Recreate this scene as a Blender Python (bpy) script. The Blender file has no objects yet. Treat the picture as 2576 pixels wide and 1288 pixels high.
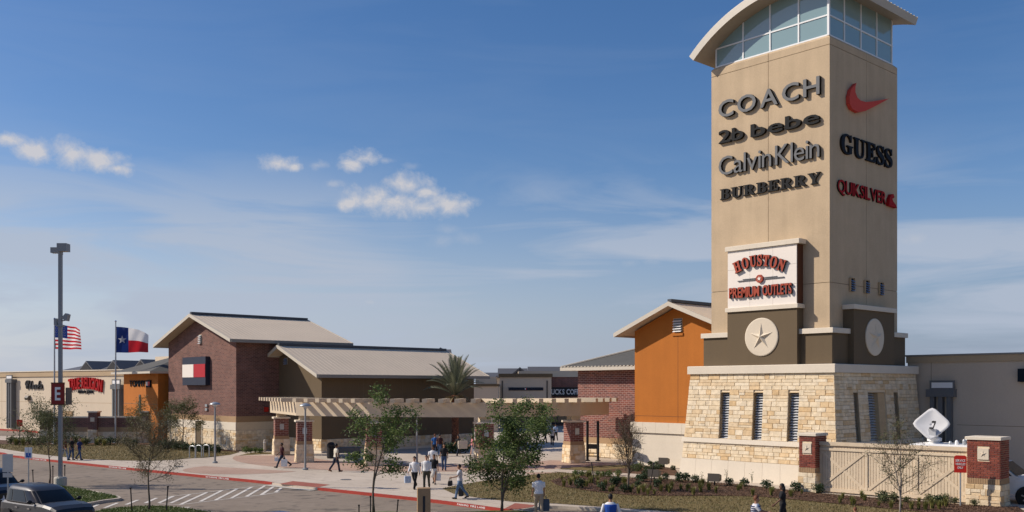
import bpy, math, random
from mathutils import Vector, Matrix
PI = math.pi
R = math.radians
scene = bpy.context.scene
COL = scene.collection

# ------------------------------------------------------------------ camera
CAM_H, FOC, HOR, CXX = 5.4, 2450.0, 975.0, 1288.0      # eye height, focal length / horizon / centre of the survey picture (2576 wide)
cam_data = bpy.data.cameras.new('camera')
cam = bpy.data.objects.new('camera', cam_data); COL.objects.link(cam)
cam.location = (0, 0, CAM_H); cam.rotation_euler = (PI/2, 0, 0)
cam_data.sensor_width = 36.0; cam_data.lens = 36.0*FOC/2576.0
cam_data.shift_y = (HOR-644.0)/2576.0
cam_data.clip_start = 0.5; cam_data.clip_end = 6000
scene.camera = cam
scene.render.resolution_x, scene.render.resolution_y = 1024, 512

# ------------------------------------------------------------------ sun and sky
SUN_EL = R(36.0)
SUN_AZ = R(-86.0)            # compass style from +Y, clockwise positive: the sun stands straight to the left
sun_dir = Vector((math.sin(SUN_AZ)*math.cos(SUN_EL), math.cos(SUN_AZ)*math.cos(SUN_EL), math.sin(SUN_EL)))
sl = bpy.data.lights.new('sun', 'SUN'); sl.energy = 4.8; sl.angle = R(0.55); sl.color = (1.0, 0.90, 0.78)
sun = bpy.data.objects.new('sun', sl); COL.objects.link(sun)
sun.rotation_euler = (-sun_dir).to_track_quat('-Z', 'Y').to_euler()
sun.location = (-60, -10, 60)

world = bpy.data.worlds.new('World'); scene.world = world; world.use_nodes = True
def build_world():
    nt = world.node_tree; N = nt.nodes; L = nt.links
    N.clear()
    out = N.new('ShaderNodeOutputWorld')
    sky = N.new('ShaderNodeTexSky'); sky.sky_type = 'NISHITA'; sky.sun_disc = False
    sky.sun_elevation = SUN_EL; sky.sun_rotation = SUN_AZ % (2*PI)
    sky.air_density = 1.0; sky.dust_density = 0.5; sky.ozone_density = 1.6; sky.altitude = 50
    hs = N.new('ShaderNodeHueSaturation'); hs.inputs['Saturation'].default_value = 1.32
    hs.inputs['Value'].default_value = 1.0
    L.new(sky.outputs[0], hs.inputs['Color'])
    tint = N.new('ShaderNodeMix'); tint.data_type = 'RGBA'; tint.blend_type = 'MULTIPLY'
    tint.inputs[0].default_value = 1.0
    L.new(hs.outputs[0], tint.inputs[6]); tint.inputs[7].default_value = SKY_TINT
    bg = N.new('ShaderNodeBackground'); bg.inputs[1].default_value = SKY_STRENGTH
    L.new(tint.outputs[2], bg.inputs[0])
    tc = N.new('ShaderNodeTexCoord')
    sep = N.new('ShaderNodeSeparateXYZ'); L.new(tc.outputs['Generated'], sep.inputs[0])
    def math_(op, a, b=None, clamp=False):
        n = N.new('ShaderNodeMath'); n.operation = op; n.use_clamp = clamp
        for i, v in enumerate((a, b)):
            if v is None: continue
            if isinstance(v, (int, float)): n.inputs[i].default_value = v
            else: L.new(v, n.inputs[i])
        return n.outputs[0]
    az = math_('ARCTAN2', sep.outputs[0], sep.outputs[1])
    el = math_('ARCSINE', sep.outputs[2])
    comb = N.new('ShaderNodeCombineXYZ'); L.new(az, comb.inputs[0]); L.new(el, comb.inputs[1])
    def noise(vec, scale, detail, rough, dist=0.0):
        n = N.new('ShaderNodeTexNoise'); n.inputs['Scale'].default_value = scale
        n.inputs['Detail'].default_value = detail; n.inputs['Roughness'].default_value = rough
        n.inputs['Distortion'].default_value = dist
        L.new(vec, n.inputs['Vector']); return n.outputs[0]
    n1 = noise(comb.outputs[0], 38, 8, 0.66, 0.2)
    wob = math_('MULTIPLY', math_('SUBTRACT', n1, 0.5), 2.3)
    # cumulus: centre, half width in survey pixels; all share one flattened outline
    puffs = {.95: [(92,382,52),(178,386,66),(252,402,60),(298,424,34),(14,350,40),(700,412,48),(738,420,28),(890,412,44),(918,399,46),(1030,468,66),(1064,482,46),(948,494,72),(1000,508,76),(880,512,40),(1128,514,60),(1172,512,36),(1070,524,50),(925,506,60)],
             .55: [(800,416,30),(966,404,20),(842,463,28),(1190,504,24),(320,415,22)],
             .28: [(1125,577,26),(1110,606,36),(1172,600,36),(1036,418,20),(1445,645,18),(1636,655,24),(1585,662,24),(932,760,14),(2300,600,28)]}
    FLAT = 2.3
    sc_ = N.new('ShaderNodeVectorMath'); sc_.operation = 'MULTIPLY'; L.new(comb.outputs[0], sc_.inputs[0]); sc_.inputs[1].default_value = (1, FLAT, 0)
    def dirof(x, y):
        a = math.atan((x-CXX)/FOC); return a, math.atan((HOR-y)/FOC*math.cos(a))
    rnd = random.Random(5); total = None
    for s, items in puffs.items():
        pts = [(*dirof(x, y), w/FOC*1.27) for x, y, w in items]
        if s > .9:
            for k in range(8):                             # the same fair-weather clouds go on round the rest of the sky
                a = R(45)+R(270)*(k+rnd.random()*.8)/8; a = a if a < PI else a-2*PI
                pts.append((a, R(rnd.uniform(8, 17)), rnd.uniform(60, 130)/FOC))
        near = None
        for a, e, r_ in pts:
            d = N.new('ShaderNodeVectorMath'); d.operation = 'DISTANCE'; L.new(sc_.outputs[0], d.inputs[0]); d.inputs[1].default_value = (a, e*FLAT, 0)
            v = math_('MULTIPLY', d.outputs['Value'], 1/r_)
            near = v if near is None else math_('MINIMUM', near, v)
        v = math_('MULTIPLY', math_('MULTIPLY', math_('ADD', math_('SUBTRACT', 1.0, near), wob), 1.15, True), s)
        total = v if total is None else math_('MAXIMUM', total, v)
    # cirrus: long thin streaks low in the sky
    mp = N.new('ShaderNodeMapping'); L.new(comb.outputs[0], mp.inputs[0])
    mp.inputs['Rotation'].default_value = (0, 0, R(-7)); mp.inputs['Scale'].default_value = (3.0, 20, 1); mp.inputs['Location'].default_value = (0.35, 0.4, 0)
    c1 = noise(mp.outputs[0], 1.0, 6, 0.55, 0.9)
    c2 = noise(comb.outputs[0], 3.1, 3, 0.5)
    cir = math_('MULTIPLY', math_('SUBTRACT', math_('ADD', math_('MULTIPLY', c1, .75), math_('MULTIPLY', c2, .45)), 0.545), 7.5, True)
    mr = N.new('ShaderNodeMapRange'); mr.interpolation_type = 'SMOOTHSTEP'
    L.new(el, mr.inputs[0]); mr.inputs[1].default_value = 0.25; mr.inputs[2].default_value = 0.12; mr.inputs[3].default_value = 0.04; mr.inputs[4].default_value = 0.85
    cir = math_('MULTIPLY', cir, mr.outputs[0])
    cum = math_('MULTIPLY', total, 0.92)
    mask = math_('MAXIMUM', cum, cir)
    # pale haze low over the horizon, brighter on the sun's side
    hz = N.new('ShaderNodeMapRange'); hz.interpolation_type = 'SMOOTHSTEP'; L.new(el, hz.inputs[0])
    hz.inputs[1].default_value = 0.235; hz.inputs[2].default_value = -0.02; hz.inputs[3].default_value = 0.0; hz.inputs[4].default_value = 0.86
    side = N.new('ShaderNodeMapRange'); L.new(sep.outputs[0], side.inputs[0]); side.inputs[1].default_value = 0.5; side.inputs[2].default_value = -0.6
    hc = N.new('ShaderNodeMix'); hc.data_type = 'RGBA'; L.new(side.outputs[0], hc.inputs[0]); hc.inputs[6].default_value = (.20, .285, .45, 1); hc.inputs[7].default_value = (.58, .625, .72, 1)
    hbg = N.new('ShaderNodeBackground'); L.new(hc.outputs[2], hbg.inputs[0])
    hmix = N.new('ShaderNodeMixShader'); L.new(hz.outputs[0], hmix.inputs[0]); L.new(bg.outputs[0], hmix.inputs[1]); L.new(hbg.outputs[0], hmix.inputs[2])
    shade = N.new('ShaderNodeMix'); shade.data_type = 'RGBA'
    L.new(cum, shade.inputs[0]); shade.inputs[6].default_value = (.44, .50, .61, 1); shade.inputs[7].default_value = (.66, .63, .63, 1)
    cbg = N.new('ShaderNodeBackground'); L.new(shade.outputs[2], cbg.inputs[0]); cbg.inputs[1].default_value = CLOUD_STRENGTH
    mix = N.new('ShaderNodeMixShader'); L.new(mask, mix.inputs[0]); L.new(hmix.outputs[0], mix.inputs[1]); L.new(cbg.outputs[0], mix.inputs[2])
    L.new(mix.outputs[0], out.inputs[0])
    world.cycles.sampling_method = 'MANUAL'; world.cycles.sample_map_resolution = 256
SKY_STRENGTH, CLOUD_STRENGTH, SKY_TINT = 0.105, 1.0, (1.0, 0.905, 1.0, 1)
build_world()
vs = scene.view_settings
vs.view_transform = 'Standard'; vs.look = 'None'; vs.exposure = 0.0; vs.gamma = 1.0; vs.use_curve_mapping = False
scene.render.engine = 'CYCLES'
scene.cycles.use_denoising = True
scene.cycles.max_bounces = 5; scene.cycles.diffuse_bounces = 3; scene.cycles.transparent_max_bounces = 8

# ------------------------------------------------------------------ survey helpers
GRID = math.atan2(-.7384, .6744)                        # the buildings share one rotated grid
UX, UY, EX, EY = .6744, -.7384, .7384, .6744
def XY(p, q): return (p*UX+q*EX, p*UY+q*EY)
def gp(x, y, h=0.0):                                    # survey pixel -> point on the level h
    Z = FOC*(CAM_H-h)/(y-HOR); return ((x-CXX)/FOC*Z, Z)

# ------------------------------------------------------------------ mesh helpers
class MB:
    def __init__(s): s.v = []; s.f = []; s.m = []
    def add(s, vs, fs, mi=0):
        n = len(s.v); s.v += [tuple(a) for a in vs]; s.f += [tuple(n+i for i in f) for f in fs]; s.m += [mi]*len(fs); return s
    def box(s, x0, x1, y0, y1, z0, z1, mi=0):
        return s.add([(x0,y0,z0),(x1,y0,z0),(x1,y1,z0),(x0,y1,z0),(x0,y0,z1),(x1,y0,z1),(x1,y1,z1),(x0,y1,z1)],
                     [(0,3,2,1),(4,5,6,7),(0,1,5,4),(1,2,6,5),(2,3,7,6),(3,0,4,7)], mi)
    def cbox(s, x0, x1, y0, y1, z0, z1, c=.02, mi=0):     # box with all vertical and top edges chamfered
        b = [(x0+c,y0),(x1-c,y0),(x1,y0+c),(x1,y1-c),(x1-c,y1),(x0+c,y1),(x0,y1-c),(x0,y0+c)]
        cx, cy = (x0+x1)/2, (y0+y1)/2
        r0 = [(x,y,z0) for x,y in b]; r1 = [(x,y,z1-c) for x,y in b]
        r2 = [(x-math.copysign(c,x-cx),y-math.copysign(c,y-cy),z1) for x,y in b]
        return s.loft([r0,r1,r2], True, True, mi)
    def frustum(s, a, b, z0, z1, mi=0):                    # a,b = (x0,x1,y0,y1)
        r = lambda q, z: [(q[0],q[2],z),(q[1],q[2],z),(q[1],q[3],z),(q[0],q[3],z)]
        return s.loft([r(a,z0), r(b,z1)], True, True, mi)
    def loft(s, rings, cap0=True, cap1=True, mi=0):
        n = len(rings[0]); vs = [p for r in rings for p in r]; fs = []
        for k in range(len(rings)-1):
            for i in range(n):
                j = (i+1) % n; fs.append((k*n+i, k*n+j, (k+1)*n+j, (k+1)*n+i))
        if cap0: fs.append(tuple(reversed(range(n))))
        if cap1: fs.append(tuple((len(rings)-1)*n+i for i in range(n)))
        return s.add(vs, fs, mi)
    def prism(s, poly, z0, z1, mi=0):
        return s.loft([[(x,y,z0) for x,y in poly], [(x,y,z1) for x,y in poly]], True, True, mi)
    def prism_y(s, poly, y0, y1, mi=0):
        return s.loft([[(x,y0,z) for x,z in poly], [(x,y1,z) for x,z in poly]], True, True, mi)
    def prism_x(s, poly, x0, x1, mi=0):
        return s.loft([[(x0,y,z) for y,z in poly], [(x1,y,z) for y,z in poly]], True, True, mi)
    def tube(s, pts, rad, n=6, mi=0, cap=True):
        pts = [Vector(p) for p in pts]; rings = []
        if not isinstance(rad, (list, tuple)): rad = [rad]*len(pts)
        up = None
        for i, p in enumerate(pts):
            d = (pts[min(i+1,len(pts)-1)]-pts[max(i-1,0)])
            if d.length < 1e-9: d = Vector((0,0,1))
            d.normalize()
            if up is None:
                a = Vector((1,0,0)) if abs(d.x) < .9 else Vector((0,1,0))
                up = (a-d*a.dot(d)).normalized()
            else:
                up = (up-d*up.dot(d))
                up = up.normalized() if up.length > 1e-6 else d.orthogonal().normalized()
            w = d.cross(up)
            rings.append([tuple(p+(up*math.cos(2*PI*k/n)+w*math.sin(2*PI*k/n))*rad[i]) for k in range(n)])
        return s.loft(rings, cap, cap, mi)
    def lathe(s, prof, n=16, c=(0,0,0), axis='z', mi=0):   # prof: (r, h)
        rings = []
        for r, h in prof:
            ring = []
            for k in range(n):
                a = 2*PI*k/n; x, y = r*math.cos(a), r*math.sin(a)
                ring.append((c[0]+x,c[1]+y,c[2]+h) if axis=='z' else ((c[0]+x,c[1]+h,c[2]+y) if axis=='y' else (c[0]+h,c[1]+x,c[2]+y)))
            rings.append(ring)
        return s.loft(rings, True, True, mi)
    def ball(s, c, r, n=8, m=6, mi=0, sq=(1,1,1)):
        rings = []
        for k in range(m+1):
            t = PI*k/m; rr = max(math.sin(t), .02)
            rings.append([(c[0]+r*sq[0]*rr*math.cos(2*PI*i/n), c[1]+r*sq[1]*rr*math.sin(2*PI*i/n), c[2]-r*sq[2]*math.cos(t)) for i in range(n)])
        return s.loft(rings, True, True, mi)
    def mesh(s, name, smooth=False):
        me = bpy.data.meshes.new(name); me.from_pydata(s.v, [], s.f); me.polygons.foreach_set('material_index', s.m)
        if smooth: me.polygons.foreach_set('use_smooth', [True]*len(s.f))
        me.update(); return me
    def build(s, name, mats, parent=None, loc=(0,0,0), rz=0.0, smooth=False):
        return put(name, s.mesh(name, smooth), mats, parent, loc, rz)
def put(name, me, mats=None, parent=None, loc=(0,0,0), rz=0.0, rot=None, scale=None):
    o = bpy.data.objects.new(name, me); COL.objects.link(o)
    if mats is not None and not me.materials:
        for m in (mats if isinstance(mats, (list, tuple)) else [mats]): me.materials.append(m)
    o.parent = parent; o.location = loc; o.rotation_euler = rot if rot is not None else (0,0,rz)
    if scale is not None: o.scale = scale
    return o
def tag(o, label=None, cat=None, group=None, kind=None):
    if label: o['label'] = label
    if cat: o['category'] = cat
    if group: o['group'] = group
    if kind: o['kind'] = kind
    return o
def thing(name, label, cat, loc=(0,0,0), rz=0.0, group=None):
    o = bpy.data.objects.new(name, None); COL.objects.link(o); o.empty_display_size = .3
    o.location = loc; o.rotation_euler = (0,0,rz); return tag(o, label, cat, group)
def struct(name, mb, mat, **k): return tag(mb.build(name, mat, **k), kind='structure')
def copy_tree(o, parent=None):
    c = o.copy(); COL.objects.link(c); c.parent = parent
    for ch in o.children: copy_tree(ch, c)
    return c

# ------------------------------------------------------------------ materials
def mat_base(name):
    m = bpy.data.materials.new(name); m.use_nodes = True
    nt = m.node_tree; return m, nt, nt.nodes['Principled BSDF']
def rgb(c): return (c[0], c[1], c[2], 1.0)
def M(name, col, rough=.8, var=.14, scale=.7, fine=9.0, bump=.0, bscale=60, metal=0.0, spec=.3, streak=0.0):
    m, nt, b = mat_base(name); N, L = nt.nodes, nt.links
    b.inputs['Roughness'].default_value = rough; b.inputs['Metallic'].default_value = metal
    b.inputs['Specular IOR Level'].default_value = spec
    if var <= 0 and bump <= 0: b.inputs['Base Color'].default_value = rgb(col); return m
    geo = N.new('ShaderNodeNewGeometry')
    def nz(s, d=3, vec=None):
        n = N.new('ShaderNodeTexNoise'); n.inputs['Scale'].default_value = s; n.inputs['Detail'].default_value = d
        L.new(vec or geo.outputs['Position'], n.inputs['Vector']); return n.outputs[0]
    a, c = nz(scale, 4), nz(fine, 3)
    ad = N.new('ShaderNodeMath'); ad.operation = 'ADD'; L.new(a, ad.inputs[0]); L.new(c, ad.inputs[1])
    if streak:
        mp = N.new('ShaderNodeMapping'); mp.inputs['Scale'].default_value = (2.2, 2.2, .12); L.new(geo.outputs['Position'], mp.inputs[0])
        st = nz(1.0, 4, mp.outputs[0]); s2 = N.new('ShaderNodeMath'); s2.operation = 'MULTIPLY_ADD'
        L.new(st, s2.inputs[0]); s2.inputs[1].default_value = streak; L.new(ad.outputs[0], s2.inputs[2]); ad = s2
    mr = N.new('ShaderNodeMapRange'); L.new(ad.outputs[0], mr.inputs[0])
    mr.inputs[1].default_value = .6+streak*.3; mr.inputs[2].default_value = 1.4+streak*.7; mr.inputs[3].default_value = 1-var; mr.inputs[4].default_value = 1+var
    mx = N.new('ShaderNodeVectorMath'); mx.operation = 'SCALE'; mx.inputs[0].default_value = col; L.new(mr.outputs[0], mx.inputs['Scale'])
    L.new(mx.outputs[0], b.inputs['Base Color'])
    if bump > 0:
        bp = N.new('ShaderNodeBump'); bp.inputs['Strength'].default_value = bump; bp.inputs['Distance'].default_value = .02
        L.new(nz(bscale, 3), bp.inputs['Height']); L.new(bp.outputs[0], b.inputs['Normal'])
    return m
def piece_mat(name, ramp, rough=.85, bump=.5, jit=.12, bscale=14):     # every piece takes its own tone
    m, nt, b = mat_base(name); N, L = nt.nodes, nt.links
    b.inputs['Roughness'].default_value = rough; b.inputs['Specular IOR Level'].default_value = .2
    oi = N.new('ShaderNodeObjectInfo'); ge = N.new('ShaderNodeNewGeometry')
    ad = N.new('ShaderNodeMath'); ad.operation = 'ADD'; L.new(oi.outputs['Random'], ad.inputs[0]); L.new(ge.outputs['Random Per Island'], ad.inputs[1])
    fr = N.new('ShaderNodeMath'); fr.operation = 'FRACT'; L.new(ad.outputs[0], fr.inputs[0])
    cr = N.new('ShaderNodeValToRGB'); cr.color_ramp.interpolation = 'LINEAR'
    e = cr.color_ramp.elements
    for i, (p, c) in enumerate(ramp):
        el = e[i] if i < 2 else e.new(p)
        el.position = p; el.color = rgb(c)
    L.new(fr.outputs[0], cr.inputs[0])
    nz = N.new('ShaderNodeTexNoise'); nz.inputs['Scale'].default_value = 4; nz.inputs['Detail'].default_value = 5; L.new(ge.outputs['Position'], nz.inputs['Vector'])
    mr = N.new('ShaderNodeMapRange'); L.new(nz.outputs[0], mr.inputs[0]); mr.inputs[1].default_value = .3; mr.inputs[2].default_value = .7; mr.inputs[3].default_value = 1-jit; mr.inputs[4].default_value = 1+jit
    vm = N.new('ShaderNodeVectorMath'); vm.operation = 'SCALE'; L.new(cr.outputs[0], vm.inputs[0]); L.new(mr.outputs[0], vm.inputs['Scale'])
    L.new(vm.outputs[0], b.inputs['Base Color'])
    if bump:
        n2 = N.new('ShaderNodeTexNoise'); n2.inputs['Scale'].default_value = bscale; n2.inputs['Detail'].default_value = 4; L.new(ge.outputs['Position'], n2.inputs['Vector'])
        bp = N.new('ShaderNodeBump'); bp.inputs['Strength'].default_value = bump; bp.inputs['Distance'].default_value = .03
        L.new(n2.outputs[0], bp.inputs['Height']); L.new(bp.outputs[0], b.inputs['Normal'])
    return m
def brick_mat(name, c1, c2, mortar, bw=.23, bh=.078, ms=.012):          # far brickwork, laid on local x+y / z
    m, nt, b = mat_base(name); N, L = nt.nodes, nt.links
    b.inputs['Roughness'].default_value = .85; b.inputs['Specular IOR Level'].default_value = .2
    tc = N.new('ShaderNodeTexCoord'); sp = N.new('ShaderNodeSeparateXYZ'); L.new(tc.outputs['Object'], sp.inputs[0])
    ad = N.new('ShaderNodeMath'); ad.operation = 'ADD'; L.new(sp.outputs[0], ad.inputs[0]); L.new(sp.outputs[1], ad.inputs[1])
    cb = N.new('ShaderNodeCombineXYZ'); L.new(ad.outputs[0], cb.inputs[0]); L.new(sp.outputs[2], cb.inputs[1])
    br = N.new('ShaderNodeTexBrick'); L.new(cb.outputs[0], br.inputs['Vector'])
    br.inputs['Color1'].default_value = rgb(c1); br.inputs['Color2'].default_value = rgb(c2); br.inputs['Mortar'].default_value = rgb(mortar)
    br.inputs['Scale'].default_value = 1.0; br.inputs['Brick Width'].default_value = bw; br.inputs['Row Height'].default_value = bh
    br.inputs['Mortar Size'].default_value = ms; br.inputs['Mortar Smooth'].default_value = .2; br.inputs['Bias'].default_value = 0
    nz = N.new('ShaderNodeTexNoise'); nz.inputs['Scale'].default_value = .8; nz.inputs['Detail'].default_value = 5; L.new(tc.outputs['Object'], nz.inputs['Vector'])
    mr = N.new('ShaderNodeMapRange'); L.new(nz.outputs[0], mr.inputs[0]); mr.inputs[1].default_value = .3; mr.inputs[2].default_value = .7; mr.inputs[3].default_value = .86; mr.inputs[4].default_value = 1.14
    vm = N.new('ShaderNodeVectorMath'); vm.operation = 'SCALE'; L.new(br.outputs[0], vm.inputs[0]); L.new(mr.outputs[0], vm.inputs['Scale'])
    L.new(vm.outputs[0], b.inputs['Base Color'])
    bp = N.new('ShaderNodeBump'); bp.inputs['Strength'].default_value = .4; bp.inputs['Distance'].default_value = .01; bp.invert = True
    L.new(br.outputs['Fac'], bp.inputs['Height']); L.new(bp.outputs[0], b.inputs['Normal'])
    return m
def leaf_mat(name, c0, c1, c2, trans=.25):
    m, nt, b = mat_base(name); N, L = nt.nodes, nt.links
    ge = N.new('ShaderNodeNewGeometry'); oi = N.new('ShaderNodeObjectInfo')
    ad = N.new('ShaderNodeMath'); ad.operation = 'ADD'; L.new(oi.outputs['Random'], ad.inputs[0]); L.new(ge.outputs['Random Per Island'], ad.inputs[1])
    fr = N.new('ShaderNodeMath'); fr.operation = 'FRACT'; L.new(ad.outputs[0], fr.inputs[0])
    cr = N.new('ShaderNodeValToRGB'); e = cr.color_ramp.elements
    e[0].color = rgb(c0); e[1].color = rgb(c2); x = e.new(.5); x.color = rgb(c1)
    L.new(fr.outputs[0], cr.inputs[0]); L.new(cr.outputs[0], b.inputs['Base Color'])
    b.inputs['Roughness'].default_value = .55; b.inputs['Specular IOR Level'].default_value = .35
    tr = N.new('ShaderNodeBsdfTranslucent'); L.new(cr.outputs[0], tr.inputs[0])
    mx = N.new('ShaderNodeMixShader'); mx.inputs[0].default_value = trans
    L.new(b.outputs[0], mx.inputs[1]); L.new(tr.outputs[0], mx.inputs[2]); L.new(mx.outputs[0], N['Material Output'].inputs[0])
    return m
def ground_mat(name, c0, c1, s0=.15, s1=6, rough=.9, bump=.3, bscale=30, joints=0.0, c2=None, jangle=0.0):
    m, nt, b = mat_base(name); N, L = nt.nodes, nt.links
    b.inputs['Roughness'].default_value = rough; b.inputs['Specular IOR Level'].default_value = .25
    ge = N.new('ShaderNodeNewGeometry')
    def nz(s, d, dist=0):
        n = N.new('ShaderNodeTexNoise'); n.inputs['Scale'].default_value = s; n.inputs['Detail'].default_value = d; n.inputs['Distortion'].default_value = dist
        L.new(ge.outputs['Position'], n.inputs['Vector']); return n.outputs[0]
    a = nz(s0, 6, .5); f = nz(s1, 5)
    k = N.new('ShaderNodeMath'); k.operation = 'MULTIPLY_ADD'; L.new(f, k.inputs[0]); k.inputs[1].default_value = .6; L.new(a, k.inputs[2])
    mr = N.new('ShaderNodeMapRange'); L.new(k.outputs[0], mr.inputs[0]); mr.inputs[1].default_value = .55; mr.inputs[2].default_value = 1.05
    mx = N.new('ShaderNodeMix'); mx.data_type = 'RGBA'; L.new(mr.outputs[0], mx.inputs[0]); mx.inputs[6].default_value = rgb(c0); mx.inputs[7].default_value = rgb(c1)
    colr = mx.outputs[2]
    if c2:
        s = nz(1.3, 6, .6); m2 = N.new('ShaderNodeMapRange'); L.new(s, m2.inputs[0]); m2.inputs[1].default_value = .56; m2.inputs[2].default_value = .68
        x2 = N.new('ShaderNodeMix'); x2.data_type = 'RGBA'; L.new(m2.outputs[0], x2.inputs[0]); L.new(colr, x2.inputs[6]); x2.inputs[7].default_value = rgb(c2); colr = x2.outputs[2]
    if joints:
        mp = N.new('ShaderNodeMapping'); mp.inputs['Rotation'].default_value = (0,0,jangle); L.new(ge.outputs['Position'], mp.inputs[0])
        br = N.new('ShaderNodeTexBrick'); L.new(mp.outputs[0], br.inputs['Vector']); br.offset = 0.0
        br.inputs['Scale'].default_value = 1; br.inputs['Brick Width'].default_value = joints; br.inputs['Row Height'].default_value = joints
        br.inputs['Mortar Size'].default_value = .018; br.inputs['Color1'].default_value = (1,1,1,1); br.inputs['Color2'].default_value = (.94,.94,.93,1); br.inputs['Mortar'].default_value = (.55,.53,.5,1)
        vm = N.new('ShaderNodeVectorMath'); vm.operation = 'MULTIPLY'; L.new(colr, vm.inputs[0]); L.new(br.outputs[0], vm.inputs[1]); colr = vm.outputs[0]
    L.new(colr, b.inputs['Base Color'])
    bp = N.new('ShaderNodeBump'); bp.inputs['Strength'].default_value = bump; bp.inputs['Distance'].default_value = .03
    L.new(nz(bscale, 4), bp.inputs['Height']); L.new(bp.outputs[0], b.inputs['Normal'])
    return m

MT = {}
MT['tan'] = M('tan_stucco', (.50,.382,.25), .9, .17, .8, 18, .5, 45, streak=.9)
MT['tan_joint'] = M('joint_shadow_gap', (.16,.12,.08), .9, 0)
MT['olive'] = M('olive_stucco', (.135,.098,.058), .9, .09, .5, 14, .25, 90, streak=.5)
MT['orange'] = M('orange_stucco', (.43,.143,.024), .9, .14, .6, 16, .4, 60, streak=.9)
MT['beige'] = M('beige_stucco', (.62,.52,.39), .9, .06, .4, 12, .2, 90, streak=.6)
MT['beige_band'] = M('beige_trim', (.45,.335,.21), .9, .08, .5, 10, .2, 80)
MT['grey_tan'] = M('grey_tan_stucco', (.54,.445,.34), .9, .07, .5, 12, .2, 90, streak=.5)
MT['cream'] = M('cream_cast_stone', (.68,.60,.48), .85, .07, .6, 10, .2, 60, streak=.3)
MT['white_panel'] = M('white_sign_panel', (.78,.71,.63), .6, .03, .4, 8)
MT['brown_side'] = M('brown_sign_side', (.12,.045,.02), .8, .06)
MT['roof_beige'] = M('beige_metal_roof', (.63,.525,.40), .65, .08, .4, 6, spec=.15, streak=.3)
MT['roof_grey'] = M('grey_metal_roof', (.115,.115,.12), .55, .1, .4, 6, metal=.1)
MT['roof_char'] = M('charcoal_shingle', (.10,.098,.09), .9, .2, .6, 7, .4, 20)
MT['fascia'] = M('off_white_fascia', (.54,.49,.405), .6, .05, .5, 8)
MT['gutter'] = M('grey_gutter', (.24,.225,.20), .5, .05)
MT['ridge'] = M('dark_ridge_metal', (.07,.075,.085), .5, .05)
MT['vault'] = M('grey_vault_metal', (.42,.39,.34), .5, .07, .5, 8, metal=.15)
MT['soffit'] = M('soffit_board', (.36,.30,.23), .8, .05)
MT['white_alu'] = M('white_aluminium', (.75,.76,.76), .4, .02, metal=.0)
MT['brick_far'] = brick_mat('red_brick_courses', (.195,.088,.068), (.10,.05,.044), (.26,.17,.14), .34, .115, .016)
MT['brick_pink'] = brick_mat('mottled_brick_courses', (.235,.078,.056), (.105,.044,.042), (.36,.24,.20), .42, .14, .02)
MT['soldier'] = M('tan_soldier_course', (.36,.235,.13), .85, .12, .5, 10)
MT['mortar'] = M('pale_mortar', (.69,.565,.39), .95, .1)
MT['stone'] = piece_mat('limestone_blocks', [(0,(.74,.62,.445)),(.30,(.71,.575,.385)),(.58,(.75,.645,.48)),(.70,(.66,.475,.265)),(.82,(.69,.545,.36)),(.92,(.60,.41,.21)),(1,(.71,.585,.405))], jit=.16)
MT['brick'] = piece_mat('red_clay_brick', [(0,(.20,.052,.034)),(.5,(.27,.075,.05)),(.8,(.15,.042,.032)),(1,(.20,.052,.034))], bump=.25)
MT['fence_wood'] = piece_mat('tan_painted_board', [(0,(.60,.485,.345)),(.5,(.66,.54,.385)),(1,(.60,.485,.345))], bump=.15, jit=.06)
MT['pergola'] = M('sand_painted_beam', (.56,.46,.33), .8, .06, .5, 10, .1, 70)
MT['metal_grey'] = M('grey_painted_metal', (.25,.26,.265), .45, .05, spec=.4)
MT['galv'] = M('galvanised_steel', (.42,.44,.45), .4, .08, .8, 8, metal=.5)
MT['dark_metal'] = M('dark_metal', (.03,.03,.032), .45, .05, spec=.4)
MT['bronze'] = M('bronze_fixture', (.10,.085,.07), .5, .05)
MT['fin_grey'] = M('blue_grey_fin', (.13,.135,.14), .5, .05)
MT['white'] = M('white_paint', (.78,.77,.75), .55, .03)
MT['black'] = M('black_paint', (.018,.018,.02), .5, 0)
MT['letter_grey'] = M('grey_letter_face', (.13,.135,.14), .6, .05)
MT['letter_dark'] = M('dark_letter_face', (.016,.017,.018), .7, .03, spec=.15)
MT['letter_side'] = M('bronze_letter_return', (.02,.016,.013), .7, 0, spec=.1)
MT['red_letter'] = M('red_letter_face', (.36,.06,.03), .7, .04)
MT['red_logo'] = M('red_logo_face', (.60,.075,.055), .7, .03, spec=.12)
MT['red_dark'] = M('crimson_letter_face', (.36,.009,.012), .7, .03, spec=.12)
MT['navy'] = M('navy_letter_face', (.009,.014,.022), .7, .03, spec=.12)
MT['navy_panel'] = M('navy_sign_panel', (.02,.027,.05), .5, .04)
MT['red_panel'] = M('red_sign_panel', (.42,.012,.022), .5, .04)
MT['sign_red'] = M('maroon_sign_face', (.22,.014,.012), .5, .04)
MT['sign_bright'] = M('red_sign_face', (.50,.022,.012), .5, .04)
MT['sign_blue'] = M('blue_sign_face', (.02,.10,.42), .5, .03)
MT['plaque'] = M('cream_plaque', (.66,.57,.44), .8, .05)
MT['louvre'] = M('grey_louvre_blade', (.52,.53,.54), .6, .05)
MT['louvre_blue'] = M('blue_louvre_blade', (.17,.25,.40), .45, .05)
MT['recess'] = M('dark_recess', (.035,.035,.038), .9, 0)
MT['reveal'] = M('stone_reveal', (.50,.37,.22), .9, .12, 2, 9)
def glass_mat(name, col, rough=.08, spec=.6):
    m, nt, b = mat_base(name); b.inputs['Base Color'].default_value = rgb(col); b.inputs['Roughness'].default_value = rough; b.inputs['Specular IOR Level'].default_value = spec; return m
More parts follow.
